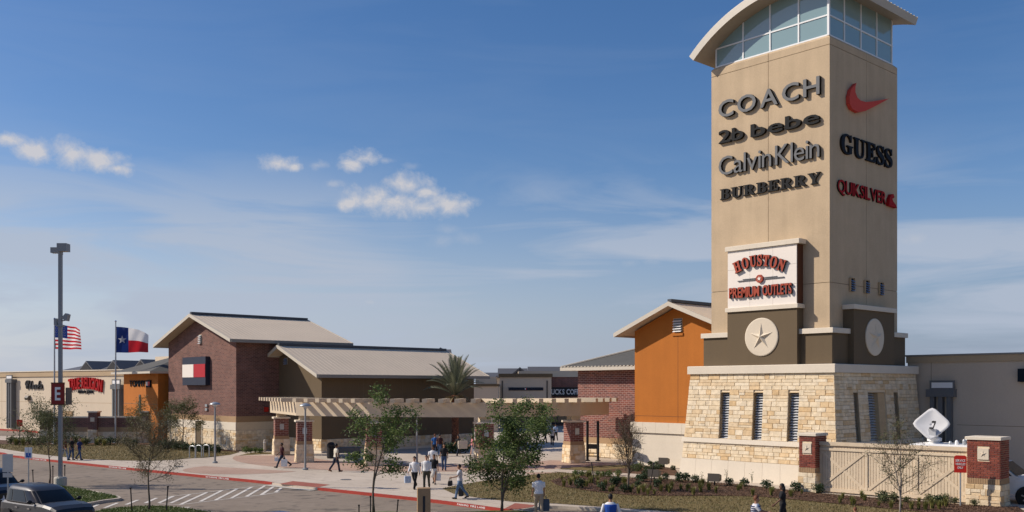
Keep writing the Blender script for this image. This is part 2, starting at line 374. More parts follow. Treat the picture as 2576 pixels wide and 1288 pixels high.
MT['lantern_glass'] = glass_mat('pale_teal_glass', (.22,.325,.335), .04, .9)
MT['car_glass'] = glass_mat('tinted_car_glass', (.006,.007,.008), .08, .28)
MT['win_glass'] = glass_mat('dark_shop_glass', (.02,.025,.03), .05, .7)
def paint_mat(name, col, metal=.4, rough=.28):
    m, nt, b = mat_base(name); b.inputs['Base Color'].default_value = rgb(col); b.inputs['Metallic'].default_value = metal; b.inputs['Roughness'].default_value = rough
    b.inputs['Coat Weight'].default_value = .2; b.inputs['Coat Roughness'].default_value = .06; return m
MT['car_grey'] = paint_mat('graphite_car_paint', (.018,.017,.018), .05, .42)
MT['car_black'] = paint_mat('black_car_paint', (.02,.022,.028))
MT['car_blue'] = paint_mat('blue_car_paint', (.03,.07,.19))
MT['car_white'] = paint_mat('white_car_paint', (.72,.72,.72), 0, .35)
MT['tyre'] = M('black_rubber', (.02,.02,.02), .9, .1)
MT['rim'] = M('alloy_rim', (.45,.45,.46), .3, 0, metal=.8)
MT['amber'] = M('amber_lens', (.75,.16,.01), .25, 0)
MT['lens'] = glass_mat('clear_lens', (.6,.62,.65), .05, .8)
MT['chrome'] = M('chrome', (.7,.72,.75), .12, 0, metal=1)
MT['bark'] = M('grey_brown_bark', (.135,.105,.08), .9, .25, 3, 20, .4, 40)
MT['pale_bark'] = M('pale_grey_bark', (.30,.26,.22), .9, .25, 3, 20)
MT['twig'] = M('brown_twig', (.12,.09,.06), .9, .2)
MT['stake'] = M('dark_steel_stake', (.045,.036,.032), .8, .1)
MT['leaf'] = leaf_mat('fresh_green_leaf', (.05,.085,.022), (.10,.15,.04), (.20,.25,.08), .36)
MT['leaf_olive'] = leaf_mat('olive_brown_leaf', (.12,.105,.05), (.17,.145,.075), (.24,.20,.11), .25)
MT['leaf_dull'] = leaf_mat('dull_green_leaf', (.075,.09,.035), (.11,.125,.05), (.17,.17,.075), .25)
MT['leaf_dark'] = leaf_mat('dark_shrub_leaf', (.018,.038,.014), (.03,.058,.02), (.055,.085,.03), .15)
MT['leaf_lime'] = leaf_mat('yellow_green_blade', (.13,.14,.03), (.19,.19,.05), (.27,.25,.09), .2)
MT['palm_leaf'] = leaf_mat('grey_green_palm', (.12,.14,.085), (.18,.195,.125), (.27,.27,.18), .2)
MT['palm_dry'] = leaf_mat('dry_palm_leaf', (.20,.145,.07), (.27,.20,.10), (.33,.25,.14), .15)
MT['palm_trunk'] = piece_mat('palm_bark', [(0,(.20,.085,.045)),(.5,(.29,.13,.07)),(.8,(.15,.065,.04)),(1,(.20,.085,.045))], bump=.4)
MT['road'] = ground_mat('worn_concrete_road', (.21,.168,.13), (.285,.232,.182), .12, 2.5, joints=4.6, jangle=R(36), c2=(.14,.116,.094))
MT['pavement'] = ground_mat('pale_concrete_paving', (.47,.40,.325), (.58,.50,.41), .2, 3.5, joints=3.0, jangle=R(47.6), bump=.15, c2=(.43,.365,.295))
MT['paver'] = ground_mat('red_paver_blocks', (.40,.265,.205), (.49,.345,.27), .3, 4, joints=.4, jangle=R(20), bump=.2)
MT['paver_red'] = ground_mat('brick_red_ramp', (.27,.085,.06), (.35,.125,.09), .5, 5, bump=.2)
MT['lawn'] = ground_mat('dormant_lawn', (.15,.112,.043), (.20,.15,.063), .25, 5, bump=.7, bscale=45, c2=(.115,.105,.036))
MT['lawn_green'] = ground_mat('island_grass', (.07,.10,.02), (.11,.14,.035), .5, 6, bump=.8, bscale=45, c2=(.20,.13,.06))
MT['mulch'] = ground_mat('brown_bark_mulch', (.085,.045,.026), (.145,.08,.048), .8, 12, bump=.9, bscale=35, c2=(.06,.035,.022))
MT['field'] = ground_mat('far_field', (.20,.16,.08), (.26,.21,.12), .02, .4)
MT['kerb'] = M('bare_kerb', (.50,.43,.35), .9, .12)
MT['kerb_red'] = M('red_painted_kerb', (.34,.04,.025), .75, .2, .6, 5)
MT['line'] = M('worn_white_line', (.62,.58,.52), .8, .2, 1.5, 12)
MT['gore'] = M('pale_gutter_concrete', (.50,.46,.39), .9, .1)

# ================================================================== GROUND
def sheet(name, pts, z, mat, kind='structure', thick=None):
    mb = MB()
    a = sum(pts[i][0]*pts[(i+1)%len(pts)][1]-pts[(i+1)%len(pts)][0]*pts[i][1] for i in range(len(pts)))
    if a < 0: pts = pts[::-1]
    if thick: mb.prism(pts, z-thick, z)
    else: mb.add([(x,y,z) for x,y in pts], [tuple(range(len(pts)))])
    return tag(mb.build(name, mat), kind=kind)
def smooth_line(pts, n=4):
    out = []
    for i in range(len(pts)-1):
        p0, p1, p2, p3 = pts[max(i-1,0)], pts[i], pts[i+1], pts[min(i+2,len(pts)-1)]
        for k in range(n):
            t = k/n
            out.append(tuple(.5*((2*p1[j])+(-p0[j]+p2[j])*t+(2*p0[j]-5*p1[j]+4*p2[j]-p3[j])*t*t+(-p0[j]+3*p1[j]-3*p2[j]+p3[j])*t**3) for j in (0,1)))
    out.append(pts[-1]); return out
def img(*pts): return [gp(x, y) for x, y in pts]
def offset_line(pts, d):
    out = []
    for i, p in enumerate(pts):
        a = Vector(pts[max(i-1,0)]); b = Vector(pts[min(i+1,len(pts)-1)]); t = (b-a).normalized()
        out.append((p[0]-t.y*d, p[1]+t.x*d))
    return out
RZ = -.13                                                # the carriageway lies one kerb below the paving
sheet('ground', [(-3000,-200),(3000,-200),(3000,5000),(-3000,5000)], RZ-.03, MT['field'])
sheet('road', [(-160,4),(120,4),(120,75),(-160,140)], RZ-.005, MT['road'])
kerb_pts = [(-95,93)]+img((-160,1131),(30,1146),(67,1150.5),(233,1168),(493,1194.5),(639,1208.5),(720,1218.5),(799,1227),(1042,1252.5),(1140,1264),(1260,1280))
kerb_line = smooth_line(kerb_pts, 4)
kerb_end = smooth_line([gp(1260,1280), gp(1300,1282.5), gp(1345,1276), gp(1384,1272), gp(1480,1277), gp(1595,1286), (9.5,40.4), (16,36.6), (26,32.5), (60,20)], 4)
front = kerb_line+kerb_end[1:]
sheet('pavement', front+[(120,20),(120,75),(160,320),(-240,320),(-160,140)], 0, MT['pavement'], thick=.16)
def kerb(name, line, mat, w=.17, label=None):
    inn = offset_line(line, w); mb = MB(); n = len(line)
    v = []
    for (x,y),(a,b) in zip(offset_line(line, -.02), inn): v += [(x,y,RZ-.02),(x,y,.004),(a,b,.006)]
    f = []
    for i in range(n-1): f += [(3*i,3*i+3,3*i+4,3*i+1),(3*i+1,3*i+4,3*i+5,3*i+2)]
    mb.add(v, f); return tag(mb.build(name, mat), kind='structure')
def between(line, x0, x1): return [p for p in line if x0 <= p[0] <= x1]
i_ramp0 = min(range(len(kerb_line)), key=lambda i: abs(kerb_line[i][0]-gp(690,1214)[0]))
i_ramp1 = min(range(len(kerb_line)), key=lambda i: abs(kerb_line[i][0]-gp(799,1227)[0]))
kerb('kerb', kerb_line[:i_ramp0+1], MT['kerb_red'])
kerb('kerb', kerb_line[i_ramp1:]+kerb_end[1:4], MT['kerb_red'])
kerb('kerb', kerb_end[10:], MT['kerb'])
sheet('kerb_ramp', offset_line(kerb_line[i_ramp0:i_ramp1+1], -.55)+offset_line(kerb_line[i_ramp0:i_ramp1+1], .02)[::-1], RZ+.02, MT['gore'])
sheet('paver_ramp', img((702,1217.5),(737,1210.5),(829,1219.5),(799,1226.2)), .008, MT['paver_red'])
sheet('paver_ramp', img((1270,1279),(1296,1266),(1346,1271),(1338,1276),(1300,1281.5)), .008, MT['paver_red'])
# paver fields round the pergola
PC = (-5.4, 79.0)
def arc(c, r, a0, a1, n): return [(c[0]+r*math.cos(R(a0+(a1-a0)*k/n)), c[1]+r*math.sin(R(a0+(a1-a0)*k/n))) for k in range(n+1)]
sheet('paver_band', arc(PC,16.6,186,322,26)+arc(PC,10.6,322,186,26), .004, MT['paver'])
sheet('paver_band', arc((-17.5,64.8),4.2,150,330,14), .008, MT['paver'])
sheet('paver_band', arc((3.5,62.5),3.0,190,350,14), .008, MT['paver'])
# lawns
lawn_l = img((31,1133),(94,1142.5),(211,1155),(299,1158.5),(384,1159.5),(438,1157),(474,1153.5),(521,1151),(578,1144.5),(600,1138),(545,1134),(470,1131),(400,1124),(330,1118),(230,1119),(110,1120),(0,1118),(-90,1114))
sheet('lawn', lawn_l, .022, MT['lawn'])
sheet('lawn', img((600,1146),(660,1143),(720,1143),(718,1139),(640,1138)), .018, MT['lawn'])
lawn_r = smooth_line(img((1113,1230),(1140,1224),(1238,1207),(1330,1196),(1405,1189)), 3)+img((1712,1207),(2010,1236),(2085,1244),(2430,1270),(2560,1285))+[(34,40),(34,34)]+[(p[0]+.0,p[1]+.35) for p in kerb_end[-8:-3][::-1]]+img((1600,1281),(1500,1274),(1397,1267),(1290,1262.5),(1200,1252),(1140,1242))
sheet('lawn', lawn_r, .022, MT['lawn'])
sheet('footpath', img((1392,1187),(1403,1182),(1560,1191),(1712,1200),(1712,1208),(1560,1201),(1440,1192)), .034, MT['pavement'])
sheet('lawn', img((1403,1180),(1500,1172),(1600,1170),(1650,1186),(1560,1189)), .026, MT['lawn'])
bed_main = smooth_line(img((1385,1211),(1410,1204),(1444,1198)), 3)+img((1560,1203.5),(1712,1210),(1860,1220),(2010,1238),(2085,1246),(2240,1257),(2430,1272),(2520,1277),(2560,1277))+smooth_line(img((2580,1292),(2430,1298),(2147,1273),(1921,1252),(1810,1249),(1663,1249),(1544,1244),(1423,1227),(1395,1218),(1385,1211)),3)
def mound(name, pts, z, mat, h=.1):
    cx = sum(p[0] for p in pts)/len(pts); cy = sum(p[1] for p in pts)/len(pts); mb = MB()
    r1 = [(x,y,z-.03) for x,y in pts]; r2 = [(x+(cx-x)*.05,y+(cy-y)*.05,z+h*.7) for x,y in pts]; r3 = [(x+(cx-x)*.3,y+(cy-y)*.3,z+h) for x,y in pts]
    mb.loft([r1,r2,r3], False, True); return tag(mb.build(name, mat), kind='structure')
sheet('mulch_bed', bed_main, .046, MT['mulch'])
mound('mulch_bed', img((1475,1187),(1560,1180),(1640,1172),(1700,1180),(1709,1197),(1600,1193)), .03, MT['mulch'], .04)
sheet('mulch_bed', img((400,1124),(470,1131),(545,1134),(600,1138),(600,1134),(500,1126),(425,1117)), .04, MT['mulch'])
sheet('mulch_bed', img((0,1118),(110,1120),(330,1118),(420,1122),(420,1115),(233,1115),(100,1112),(-60,1105)), .04, MT['mulch'])
# second carriageway in the far left with its own red kerb
sheet('road', img((-120,1096),(110,1097),(330,1096),(330,1092),(110,1092),(0,1083),(-120,1080)), .012, MT['road'])
k2 = [gp(-60,1080.5), gp(0,1083), gp(60,1086.5), gp(112,1091)]
mb = MB()
for a, b in zip(k2[:-1], k2[1:]): mb.add([(a[0],a[1],.01),(b[0],b[1],.01),(b[0],b[1],.2),(a[0],a[1],.2),(b[0],b[1]+.4,.2),(a[0],a[1]+.4,.2)], [(0,1,2,3),(3,2,4,5)])
struct('kerb', mb, MT['kerb_red'])
# parking islands
def island(name, pts, lw=.22):
    pts = smooth_line(pts+[pts[0]], 3)[:-1]
    mb = MB(); mb.prism(pts[::-1] if sum(pts[i][0]*pts[(i+1)%len(pts)][1]-pts[(i+1)%len(pts)][0]*pts[i][1] for i in range(len(pts)))<0 else pts, RZ-.02, .0); struct(name, mb, MT['kerb'])
    cx = sum(p[0] for p in pts)/len(pts); cy = sum(p[1] for p in pts)/len(pts)
    ins = []
    for x, y in pts:
        d = math.hypot(x-cx, y-cy); k = max(d-lw, .1)/d; ins.append((cx+(x-cx)*k, cy+(y-cy)*k))
    s = sheet('island_grass', ins, .012, MT['lawn_green']); return ins
isl1 = island('traffic_island', img((70,1226),(150,1222),(210,1230),(262,1239),(306,1251),(262,1258),(205,1266),(120,1262),(60,1245)))
isl2 = island('traffic_island', img((215,1291),(260,1280),(330,1274),(395,1272),(470,1277),(560,1292),(600,1310),(420,1325),(230,1315)))
isl3 = island('traffic_island', [(-9.5,40.4),(-8.0,41.9),(-5.6,42.5),(-2.5,42.3),(.2,42.9),(1.4,41.6),(.4,40.2),(-4,39.6),(-7.8,39.4)])
def strip(name, pts, z, mat): return sheet(name, pts, z, mat)
strip('gutter', img((215,1283),(300,1274),(420,1268),(480,1268),(470,1272),(395,1272),(330,1274),(255,1281),(225,1290)), RZ+.002, MT['gore'])
# zebra hatching
zz = lambda zx, zy: (201+zx*.1823, 1106.9+zy*.1823)
hatch = [((1290,775),(1090,870)),((1520,752),(1250,872)),((1750,725),(1390,890)),((1960,697),(1660,850)),((2170,675),(1870,830)),((2370,650),(2090,802)),((2560,628),(2300,780)),((2720,612),(2500,758)),((2860,600),(2700,720)),((1060,800),(900,872)),((800,828),(640,892)),((520,868),(340,938)),((250,892),(110,955))]
for a, b in hatch:
    A = gp(*zz(*a), RZ); B = gp(*zz(*b), RZ); d = (Vector(B)-Vector(A)).normalized(); n = Vector((-d.y,d.x))*.085
    tag(MB().add([(A[0]-n.x,A[1]-n.y,RZ+.006),(A[0]+n.x,A[1]+n.y,RZ+.006),(B[0]+n.x,B[1]+n.y,RZ+.006),(B[0]-n.x,B[1]-n.y,RZ+.006)], [(0,3,2,1)]).build('road_marking', MT['line']), kind='structure')
for pts in ([(1180,785),(1750,722),(2370,645),(2860,592)], [(1090,880),(1390,893),(1870,833),(2500,760),(2760,715)]):
    P = [gp(*zz(*p), RZ) for p in pts]; o = offset_line(P, .05); i2 = offset_line(P, -.05); mb = MB(); n = len(P)
    mb.add([(x,y,RZ+.004) for x,y in o]+[(x,y,RZ+.004) for x,y in i2], [(k,k+1,n+k+1,n+k) for k in range(n-1)])
    struct('road_marking', mb, MT['line'])

# ================================================================== LETTERING
GL = {}
def glyph(ch, bold=0.0):
    key = (ch, bold)
    if key in GL: return GL[key]
    c = bpy.data.curves.new('glyph', 'FONT'); c.body = ch; c.size = 1.0; c.extrude = .5; c.resolution_u = 3; c.offset = bold
    o = bpy.data.objects.new('glyph', c); COL.objects.link(o)
    dg = bpy.context.evaluated_depsgraph_get()
    me = bpy.data.meshes.new_from_object(o.evaluated_get(dg)); bpy.data.objects.remove(o); bpy.data.curves.remove(c)
    me.materials.clear()
    xs = [v.co.x for v in me.vertices]; x0 = min(xs); w = max(xs)-x0; ys = [v.co.y for v in me.vertices]
    for v in me.vertices: v.co.x -= x0; v.co.z += .5
    me.polygons.foreach_set('material_index', [0 if abs(p.normal.z) > .9 else 1 for p in me.polygons])
    GL[key] = (me, w, min(ys), max(ys)); return GL[key]
GLM = {}
def letters(parent, text, a0, a1, z0, cap, depth, face, side, at, axis='x', bold=0.0, track=.12, arch=0.0, shear=0.0, name='letter', flare=0.0, space=.32):
    """text from a0 to a1 along the wall, baseline z0, cap height cap, standing out by depth from the plane `at`"""
    gs = [None if ch == ' ' else glyph(ch, bold) for ch in text]
    ws = [space if g is None else g[1]+track for g in gs]; tot = sum(ws)-track; k = (a1-a0)/tot; x = 0.0
    ref = .70
    for ch, g, w in zip(text, gs, ws):
        if g is not None:
            key = (ch, bold, face.name, side.name)
            if key not in GLM:
                me = g[0].copy(); me.materials.append(face); me.materials.append(side); GLM[key] = me
            t = (x+g[1]/2)/tot*2-1
            dz = arch*(1-t*t)
            h = cap*(1+flare*t*t)
            if axis == 'x': loc, rot = (a0+x*k, at, z0+dz), (PI/2, 0, 0)
            else: loc, rot = (at, a0+x*k, z0+dz), (PI/2, 0, PI/2)
            o = put(name, GLM[key], None, parent, loc, rot=rot, scale=(k, h/ref, depth))
            if arch: o.rotation_euler.rotate_axis('Z', -math.atan(arch*4*t/(a1-a0))*.8)
        x += w
SERIF = lambda s: ''.join(chr(0x1D400+ord(c)-65) if 'A' <= c <= 'Z' else c for c in s)
SCRIPT = lambda s: ''.join(chr(0x1D4D0+ord(c)-65) if 'A' <= c <= 'Z' else (chr(0x1D4EA+ord(c)-97) if 'a' <= c <= 'z' else c) for c in s)
SANSB = lambda s: ''.join(chr(0x1D5D4+ord(c)-65) if 'A' <= c <= 'Z' else (chr(0x1D5EE+ord(c)-97) if 'a' <= c <= 'z' else c) for c in s)

# ================================================================== STONEWORK AND BRICKWORK
def unit_block():
    mb = MB(); c = .07
    r0 = [(-.5,0,-.5),(.5,0,-.5),(.5,0,.5),(-.5,0,.5)]; r1 = [(x,-.65,z) for x,_,z in r0]
    r2 = [(x*(1-c),-1,z*(1-2*c)) for x,_,z in r0]
    mb.loft([r0,r1,r2], False, True); me = mb.mesh('stone'); me.materials.append(MT['stone']); return me
STONE = unit_block()
BRICKM = STONE.copy(); BRICKM.materials.clear(); BRICKM.materials.append(MT['brick'])
PLANKM = STONE.copy(); PLANKM.materials.clear(); PLANKM.materials.append(MT['fence_wood'])
def ashlar(left, right, z0, z1, holes, rng, rows=(.17,.34), wid=(.28,.85), gap=.006):
    out = []; z = z0
    while z < z1-.02:
        h = rng.uniform(*rows)
        if z1-(z+h) < rows[0]*.7: h = z1-z
        zm = z+h/2; segs = [(left(zm), right(zm))]
        for hx0, hx1, hz0, hz1 in holes:
            if z+h > hz0+.01 and z < hz1-.01:
                ns = []
                for a, b in segs:
                    if hx1 <= a or hx0 >= b: ns.append((a, b)); continue
                    if hx0-a > .05: ns.append((a, hx0))
                    if b-hx1 > .05: ns.append((hx1, b))
                segs = ns
        for a, b in segs:
            x = a
            while x < b-.01:
                w = rng.uniform(*wid)*(1.25 if h < .22 else .85)
                if b-(x+w) < wid[0]*.7: w = b-x
                if h > .26 and rng.random() < .3 and w > .3:        # two thin courses instead of one
                    s = rng.uniform(.38,.62)
                    out.append((x+w/2, z+h*s/2, w-gap, h*s-gap)); out.append((x+w/2, z+h*s+h*(1-s)/2, w-gap, h*(1-s)-gap))
                else: out.append((x+w/2, zm, w-gap, h-gap))
                x += w
        z += h
    return out
def lay(parent, blocks, face, tilt=0.0, axis='x', single=300, mesh=None, name='stone', depth=(.05,.10), rng=None, stuff='stone_facing', mat=None):
    """face(z) -> wall plane at that height; axis 'x': wall looks to -y, axis 'y': wall looks to +x"""
    mesh = mesh or STONE; rng = rng or random.Random(3); mb = MB()
    blocks = sorted(blocks, key=lambda b: -b[2]*b[3])
    for i, (a, z, w, h) in enumerate(blocks):
        d = rng.uniform(*depth)
        if i < single:
            loc = (a, face(z), z) if axis == 'x' else (face(z), a, z)
            put(name, mesh, None, parent, loc, rot=(tilt, 0, 0) if axis == 'x' else (tilt, 0, PI/2), scale=(w, d, h))
        else:
            vs = []
            for v in mesh.vertices:
                x, y, zz = v.co.x*w, v.co.y*d, v.co.z*h
                y2 = y*math.cos(tilt)-zz*math.sin(tilt); z2 = y*math.sin(tilt)+zz*math.cos(tilt)
                vs.append((a+x, face(z)+y2, z+z2) if axis == 'x' else (face(z)-y2, a+x, z+z2))
            mb.add(vs, [tuple(p.vertices) for p in mesh.polygons])
    if mb.v: tag(mb.build(stuff, mat or MT['stone'], parent), kind='stuff')
def courses(x0, x1, z0, z1, bw=.30, bh=.095, gap=.014, holes=()):
    out = []; n = max(1, round((z1-z0)/bh)); bh = (z1-z0)/n
    for r in range(n):
        x = x0-(bw/2 if r % 2 else 0); z = z0+bh*(r+.5)
        while x < x1-.001:
            a, b = max(x, x0), min(x+bw, x1)
            if b-a > .03:
                segs = [(a, b)]
                for hx0, hx1, hz0, hz1 in holes:
                    if z+bh/2 > hz0 and z-bh/2 < hz1:
                        ns = []
                        for s, e in segs:
                            if hx1 <= s or hx0 >= e: ns.append((s, e)); continue
                            if hx0-s > .03: ns.append((s, hx0))
                            if e-hx1 > .03: ns.append((hx1, e))
                        segs = ns
                for s, e in segs: out.append(((s+e)/2, z, e-s-gap, bh-gap))
            x += bw
    return out
def star_pts(r, r2, n=5, rot=0.0): return [((r if k % 2 == 0 else r2)*math.sin(PI*k/n+rot), (r if k % 2 == 0 else r2)*math.cos(PI*k/n+rot)) for k in range(2*n)]
def relief_star(mb, r, r2, h, to):                         # faceted star; to(a, b, out) maps wall coordinates
    p = star_pts(r, r2); n = len(p)
    mb.add([to(a, b, .0) for a, b in p]+[to(0, 0, h)], [(k, (k+1) % n, n) for k in range(n)])

# ================================================================== TOWER
tx, ty = XY(-27.5, 48.55)
tower = thing('sign_tower', 'tall tan stucco sign tower with curved glass-topped roof on a battered stone base', 'tower', (tx,ty,0), GRID)
B0 = (-9.34, 1.08, -1.09, 9.31); BAT = .45; BZ = 6.21
def brect(z, o=0.0):
    k = BAT*z/BZ; return (B0[0]+k-o, B0[1]-k+o, B0[2]+k-o, B0[3]-k+o)
MB().frustum(brect(0,-.5), brect(BZ,-.5), 0.05, BZ-.01).build('base_core', MT['recess'], tower)
pl = MB()
for i in range(9):                                          # plinth of cast panels on the two faces in view
    f0, f1 = i/9, (i+1)/9
    a, b = brect(0,.04), brect(1.15,.04); g = .006
    x0, x1 = a[0]+(a[1]-a[0])*f0+g, a[0]+(a[1]-a[0])*f1-g; X0, X1 = b[0]+(b[1]-b[0])*f0+g, b[0]+(b[1]-b[0])*f1-g
    m = MB(); m.loft([[(x0,a[2],0),(x1,a[2],0),(x1,a[2]+.4,0),(x0,a[2]+.4,0)],[(X0,b[2],1.15),(X1,b[2],1.15),(X1,b[2]+.4,1.15),(X0,b[2]+.4,1.15)]]); m.build('plinth_panel', MT['cream'], tower)
m = MB(); m.frustum((a[0]+.01,a[1],a[2]+.42,a[3]), (b[0]+.01,b[1],b[2]+.42,b[3]), 0, 1.15); m.build('plinth', MT['cream'], tower)
m = MB(); m.frustum(brect(2.14,.10), brect(2.40,.07), 2.14, 2.40); m.build('ledge', MT['cream'], tower)
slots_l = [(-6.62,-6.0),(-4.35,-3.73),(-2.09,-1.44)]
slots_r = [(1.26,1.8),(2.89,5.0),(5.92,6.47)]
rng = random.Random(11)
def backing(slots, axis):
    z_lo, z_mid, z_hi = 1.1, 5.13, BZ-.005; m = MB(); T = .44
    lo = (lambda z: brect(z,-.072)[0]) if axis == 'x' else (lambda z: brect(z,-.075)[2])
    hi = (lambda z: brect(z,-.072)[1]) if axis == 'x' else (lambda z: brect(z,-.075)[3])
    def piece(fa, fb, z0, z1):
        rings = []
        for z in (z0, z1):
            f0 = brect(z,-.07)[2] if axis == 'x' else brect(z,-.07)[1]
            if axis == 'x': rings.append([(fa(z),f0,z),(fb(z),f0,z),(fb(z),f0+T,z),(fa(z),f0+T,z)])
            else: rings.append([(f0,fa(z),z),(f0,fb(z),z),(f0-T,fb(z),z),(f0-T,fa(z),z)])
        m.loft(rings)
    piece(lo, hi, z_lo, 2.41); piece(lo, hi, z_mid, z_hi)
    edges = [lo]+[(lambda z, v=v: v) for s in slots for v in s]+[hi]
    for k in range(0, len(edges), 2): piece(edges[k], edges[k+1], 2.412, z_mid-.002)
    m.build('mortar_bed', MT['mortar'], tower)
backing(slots_l, 'x'); backing(slots_r, 'y')
tilt = -math.atan(BAT/BZ)
LFT = lambda z: brect(z)[0]; RGT = lambda z: brect(z)[1]
up_l = ashlar(LFT, RGT, 2.40, BZ, [(a,b,2.40,5.13) for a,b in slots_l], rng, rows=(.15,.32), wid=(.3,.95))
lo_l = ashlar(LFT, RGT, 1.15, 2.14, [], rng, rows=(.15,.3), wid=(.3,.9))
lay(tower, up_l+lo_l, lambda z: brect(z)[2]+.07, tilt, 'x', 300, depth=(.062,.080), rng=rng)
up_r = ashlar(lambda z: brect(z)[2], lambda z: brect(z)[3], 2.40, BZ, [(a,b,2.40,5.13) for a,b in slots_r], rng, rows=(.15,.32), wid=(.3,.95))
lo_r = ashlar(lambda z: brect(z)[2], lambda z: brect(z)[3], 1.15, 2.14, [], rng, rows=(.15,.3), wid=(.3,.9))
lay(tower, up_r+lo_r, lambda z: brect(z)[1]-.07, tilt, 'y', 0, depth=(.062,.080), rng=rng)
def louvre(parent, a0, a1, z0, z1, plane, axis, deep=.42, pitch=.13, mats=('recess','louvre'), name='louvre'):
    P = (lambda a, o, z: (a, plane(z)-o, z)) if axis == 'x' else (lambda a, o, z: (plane(z)+o, a, z))
    m = MB()
    m.loft([[P(a0,-deep,z0),P(a1,-deep,z0),P(a1,-deep,z1),P(a0,-deep,z1)],[P(a0,-deep-.04,z0),P(a1,-deep-.04,z0),P(a1,-deep-.04,z1),P(a0,-deep-.04,z1)]])
    back = m.build(name, MT[mats[0]], parent)
    rv = MB(); t = .03
    for s0, s1 in ((a0-t,a0),(a1,a1+t)): rv.loft([[P(s0,-deep,z0),P(s1,-deep,z0),P(s1,-deep,z1),P(s0,-deep,z1)],[P(s0,-.03,z0),P(s1,-.03,z0),P(s1,-.03,z1),P(s0,-.03,z1)]])
    rv.loft([[P(a0-t,-deep,z1),P(a1+t,-deep,z1),P(a1+t,-deep,z1+t),P(a0-t,-deep,z1+t)],[P(a0-t,-.03,z1),P(a1+t,-.03,z1),P(a1+t,-.03,z1+t),P(a0-t,-.03,z1+t)]])
    rv.build('reveal', MT['reveal'], back)
    z = z0+.05
    while z < z1-.04:
        s = MB(); s.loft([[P(a0+.005,-deep+.01,z+.045),P(a1-.005,-deep+.01,z+.045),P(a1-.005,-deep+.01,z+.062),P(a0+.005,-deep+.01,z+.062)],[P(a0+.005,-deep+.16,z-.045),P(a1-.005,-deep+.16,z-.045),P(a1-.005,-deep+.16,z-.026),P(a0+.005,-deep+.16,z-.026)]])
        s.build('slat', MT[mats[1]], back); z += pitch
# openings are cut as dark boxes behind the stones: the core is set back there
for a, b in slots_l: louvre(tower, a, b, 2.42, 5.11, lambda z: brect(z)[2], 'x', deep=.40, pitch=.15)
for a, b in slots_r: louvre(tower, a, b if b < 4.9 or a > 5 else 4.05, 2.42, 5.11, lambda z: brect(z)[1], 'y', deep=.40, pitch=.15)
m = MB()
for z in (2.42, 5.11): m.v += [(brect(z)[1]-.40,4.09,z),(brect(z)[1]-.12,4.99,z),(brect(z)[1]-.46,4.99,z),(brect(z)[1]-.46,4.09,z)]
m.f = [(0,1,5,4),(1,2,6,5),(2,3,7,6),(3,0,4,7),(4,5,6,7),(0,3,2,1)]; m.m = [0]*6; m.build('splayed_reveal', MT['reveal'], tower)
tb = brect(BZ)
MB().cbox(tb[0]-.14, tb[1]+.14, tb[2]-.14, tb[3]+.14, BZ, 6.68, .03).build('base_cap', MT['cream'], tower)
# olive tier
o = .33
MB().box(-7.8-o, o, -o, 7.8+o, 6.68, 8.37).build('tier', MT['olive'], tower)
MB().cbox(-7.8-o-.13, o+.13, -o-.13, 7.8+o+.13, 8.37, 8.65, .02).build('tier_cap', MT['cream'], tower)
# shaft
MB().box(-7.76, -.04, .04, 7.76, 8.5, 24.5).build('shaft', MT['tan_joint'], tower)
g = .014
for z0, z1 in ((8.66,11.15),(11.15,24.12),(24.12,24.66)):
    top = z1 > 24.5
    for a, b in ((-7.8,-3.85),(-3.85,0)):
        m = MB(); x0 = a+(g if a > -7.8 else 0); x1 = b-(g if b < 0 else 0)
        c = .12 if top else 0
        m.loft([[(x0,0,z0+g),(x1,0,z0+g),(x1-(.1 if b == 0 else 0),.1,z0+g),(x0+(.1 if a == -7.8 else 0),.1,z0+g)],[(x0,0,z1-g-c),(x1,0,z1-g-c),(x1-(.1 if b == 0 else 0),.1,z1-g-c),(x0+(.1 if a == -7.8 else 0),.1,z1-g-c)]]+
               ([[(x0+(c if a == -7.8 else 0),c,z1),(x1-(c if b == 0 else 0),c,z1),(x1-(c if b == 0 else 0),c+.1,z1),(x0+(c if a == -7.8 else 0),c+.1,z1)]] if top else []))
        m.build('stucco_panel', MT['tan'], tower)
    for a, b in ((0,4.05),(4.05,7.8)):
        m = MB(); y0 = a+(g if a > 0 else .0); y1 = b-(g if b < 7.8 else 0); c = .12 if top else 0
        m.loft([[(0,y0,z0+g),(0,y1,z0+g),(-.1,y1,z0+g),(-.1,y0+(.1 if a == 0 else 0),z0+g)],[(0,y0,z1-g-c),(0,y1,z1-g-c),(-.1,y1,z1-g-c),(-.1,y0+(.1 if a == 0 else 0),z1-g-c)]]+
               ([[(-c,y0+(c if a == 0 else 0),z1),(-c,y1-(c if b > 7 else 0),z1),(-c-.1,y1-(c if b > 7 else 0),z1),(-c-.1,y0+(c if a == 0 else 0),z1)]] if top else []))
        m.build('stucco_panel', MT['tan'], tower)
m = MB(); m.box(-7.8,-7.75,.1,7.8,8.66,24.54); m.box(-7.75,-.1,7.75,7.8,8.66,24.54); m.box(-7.68,-.12,.12,7.68,24.5,24.64); m.build('rear_wall', MT['tan'], tower)
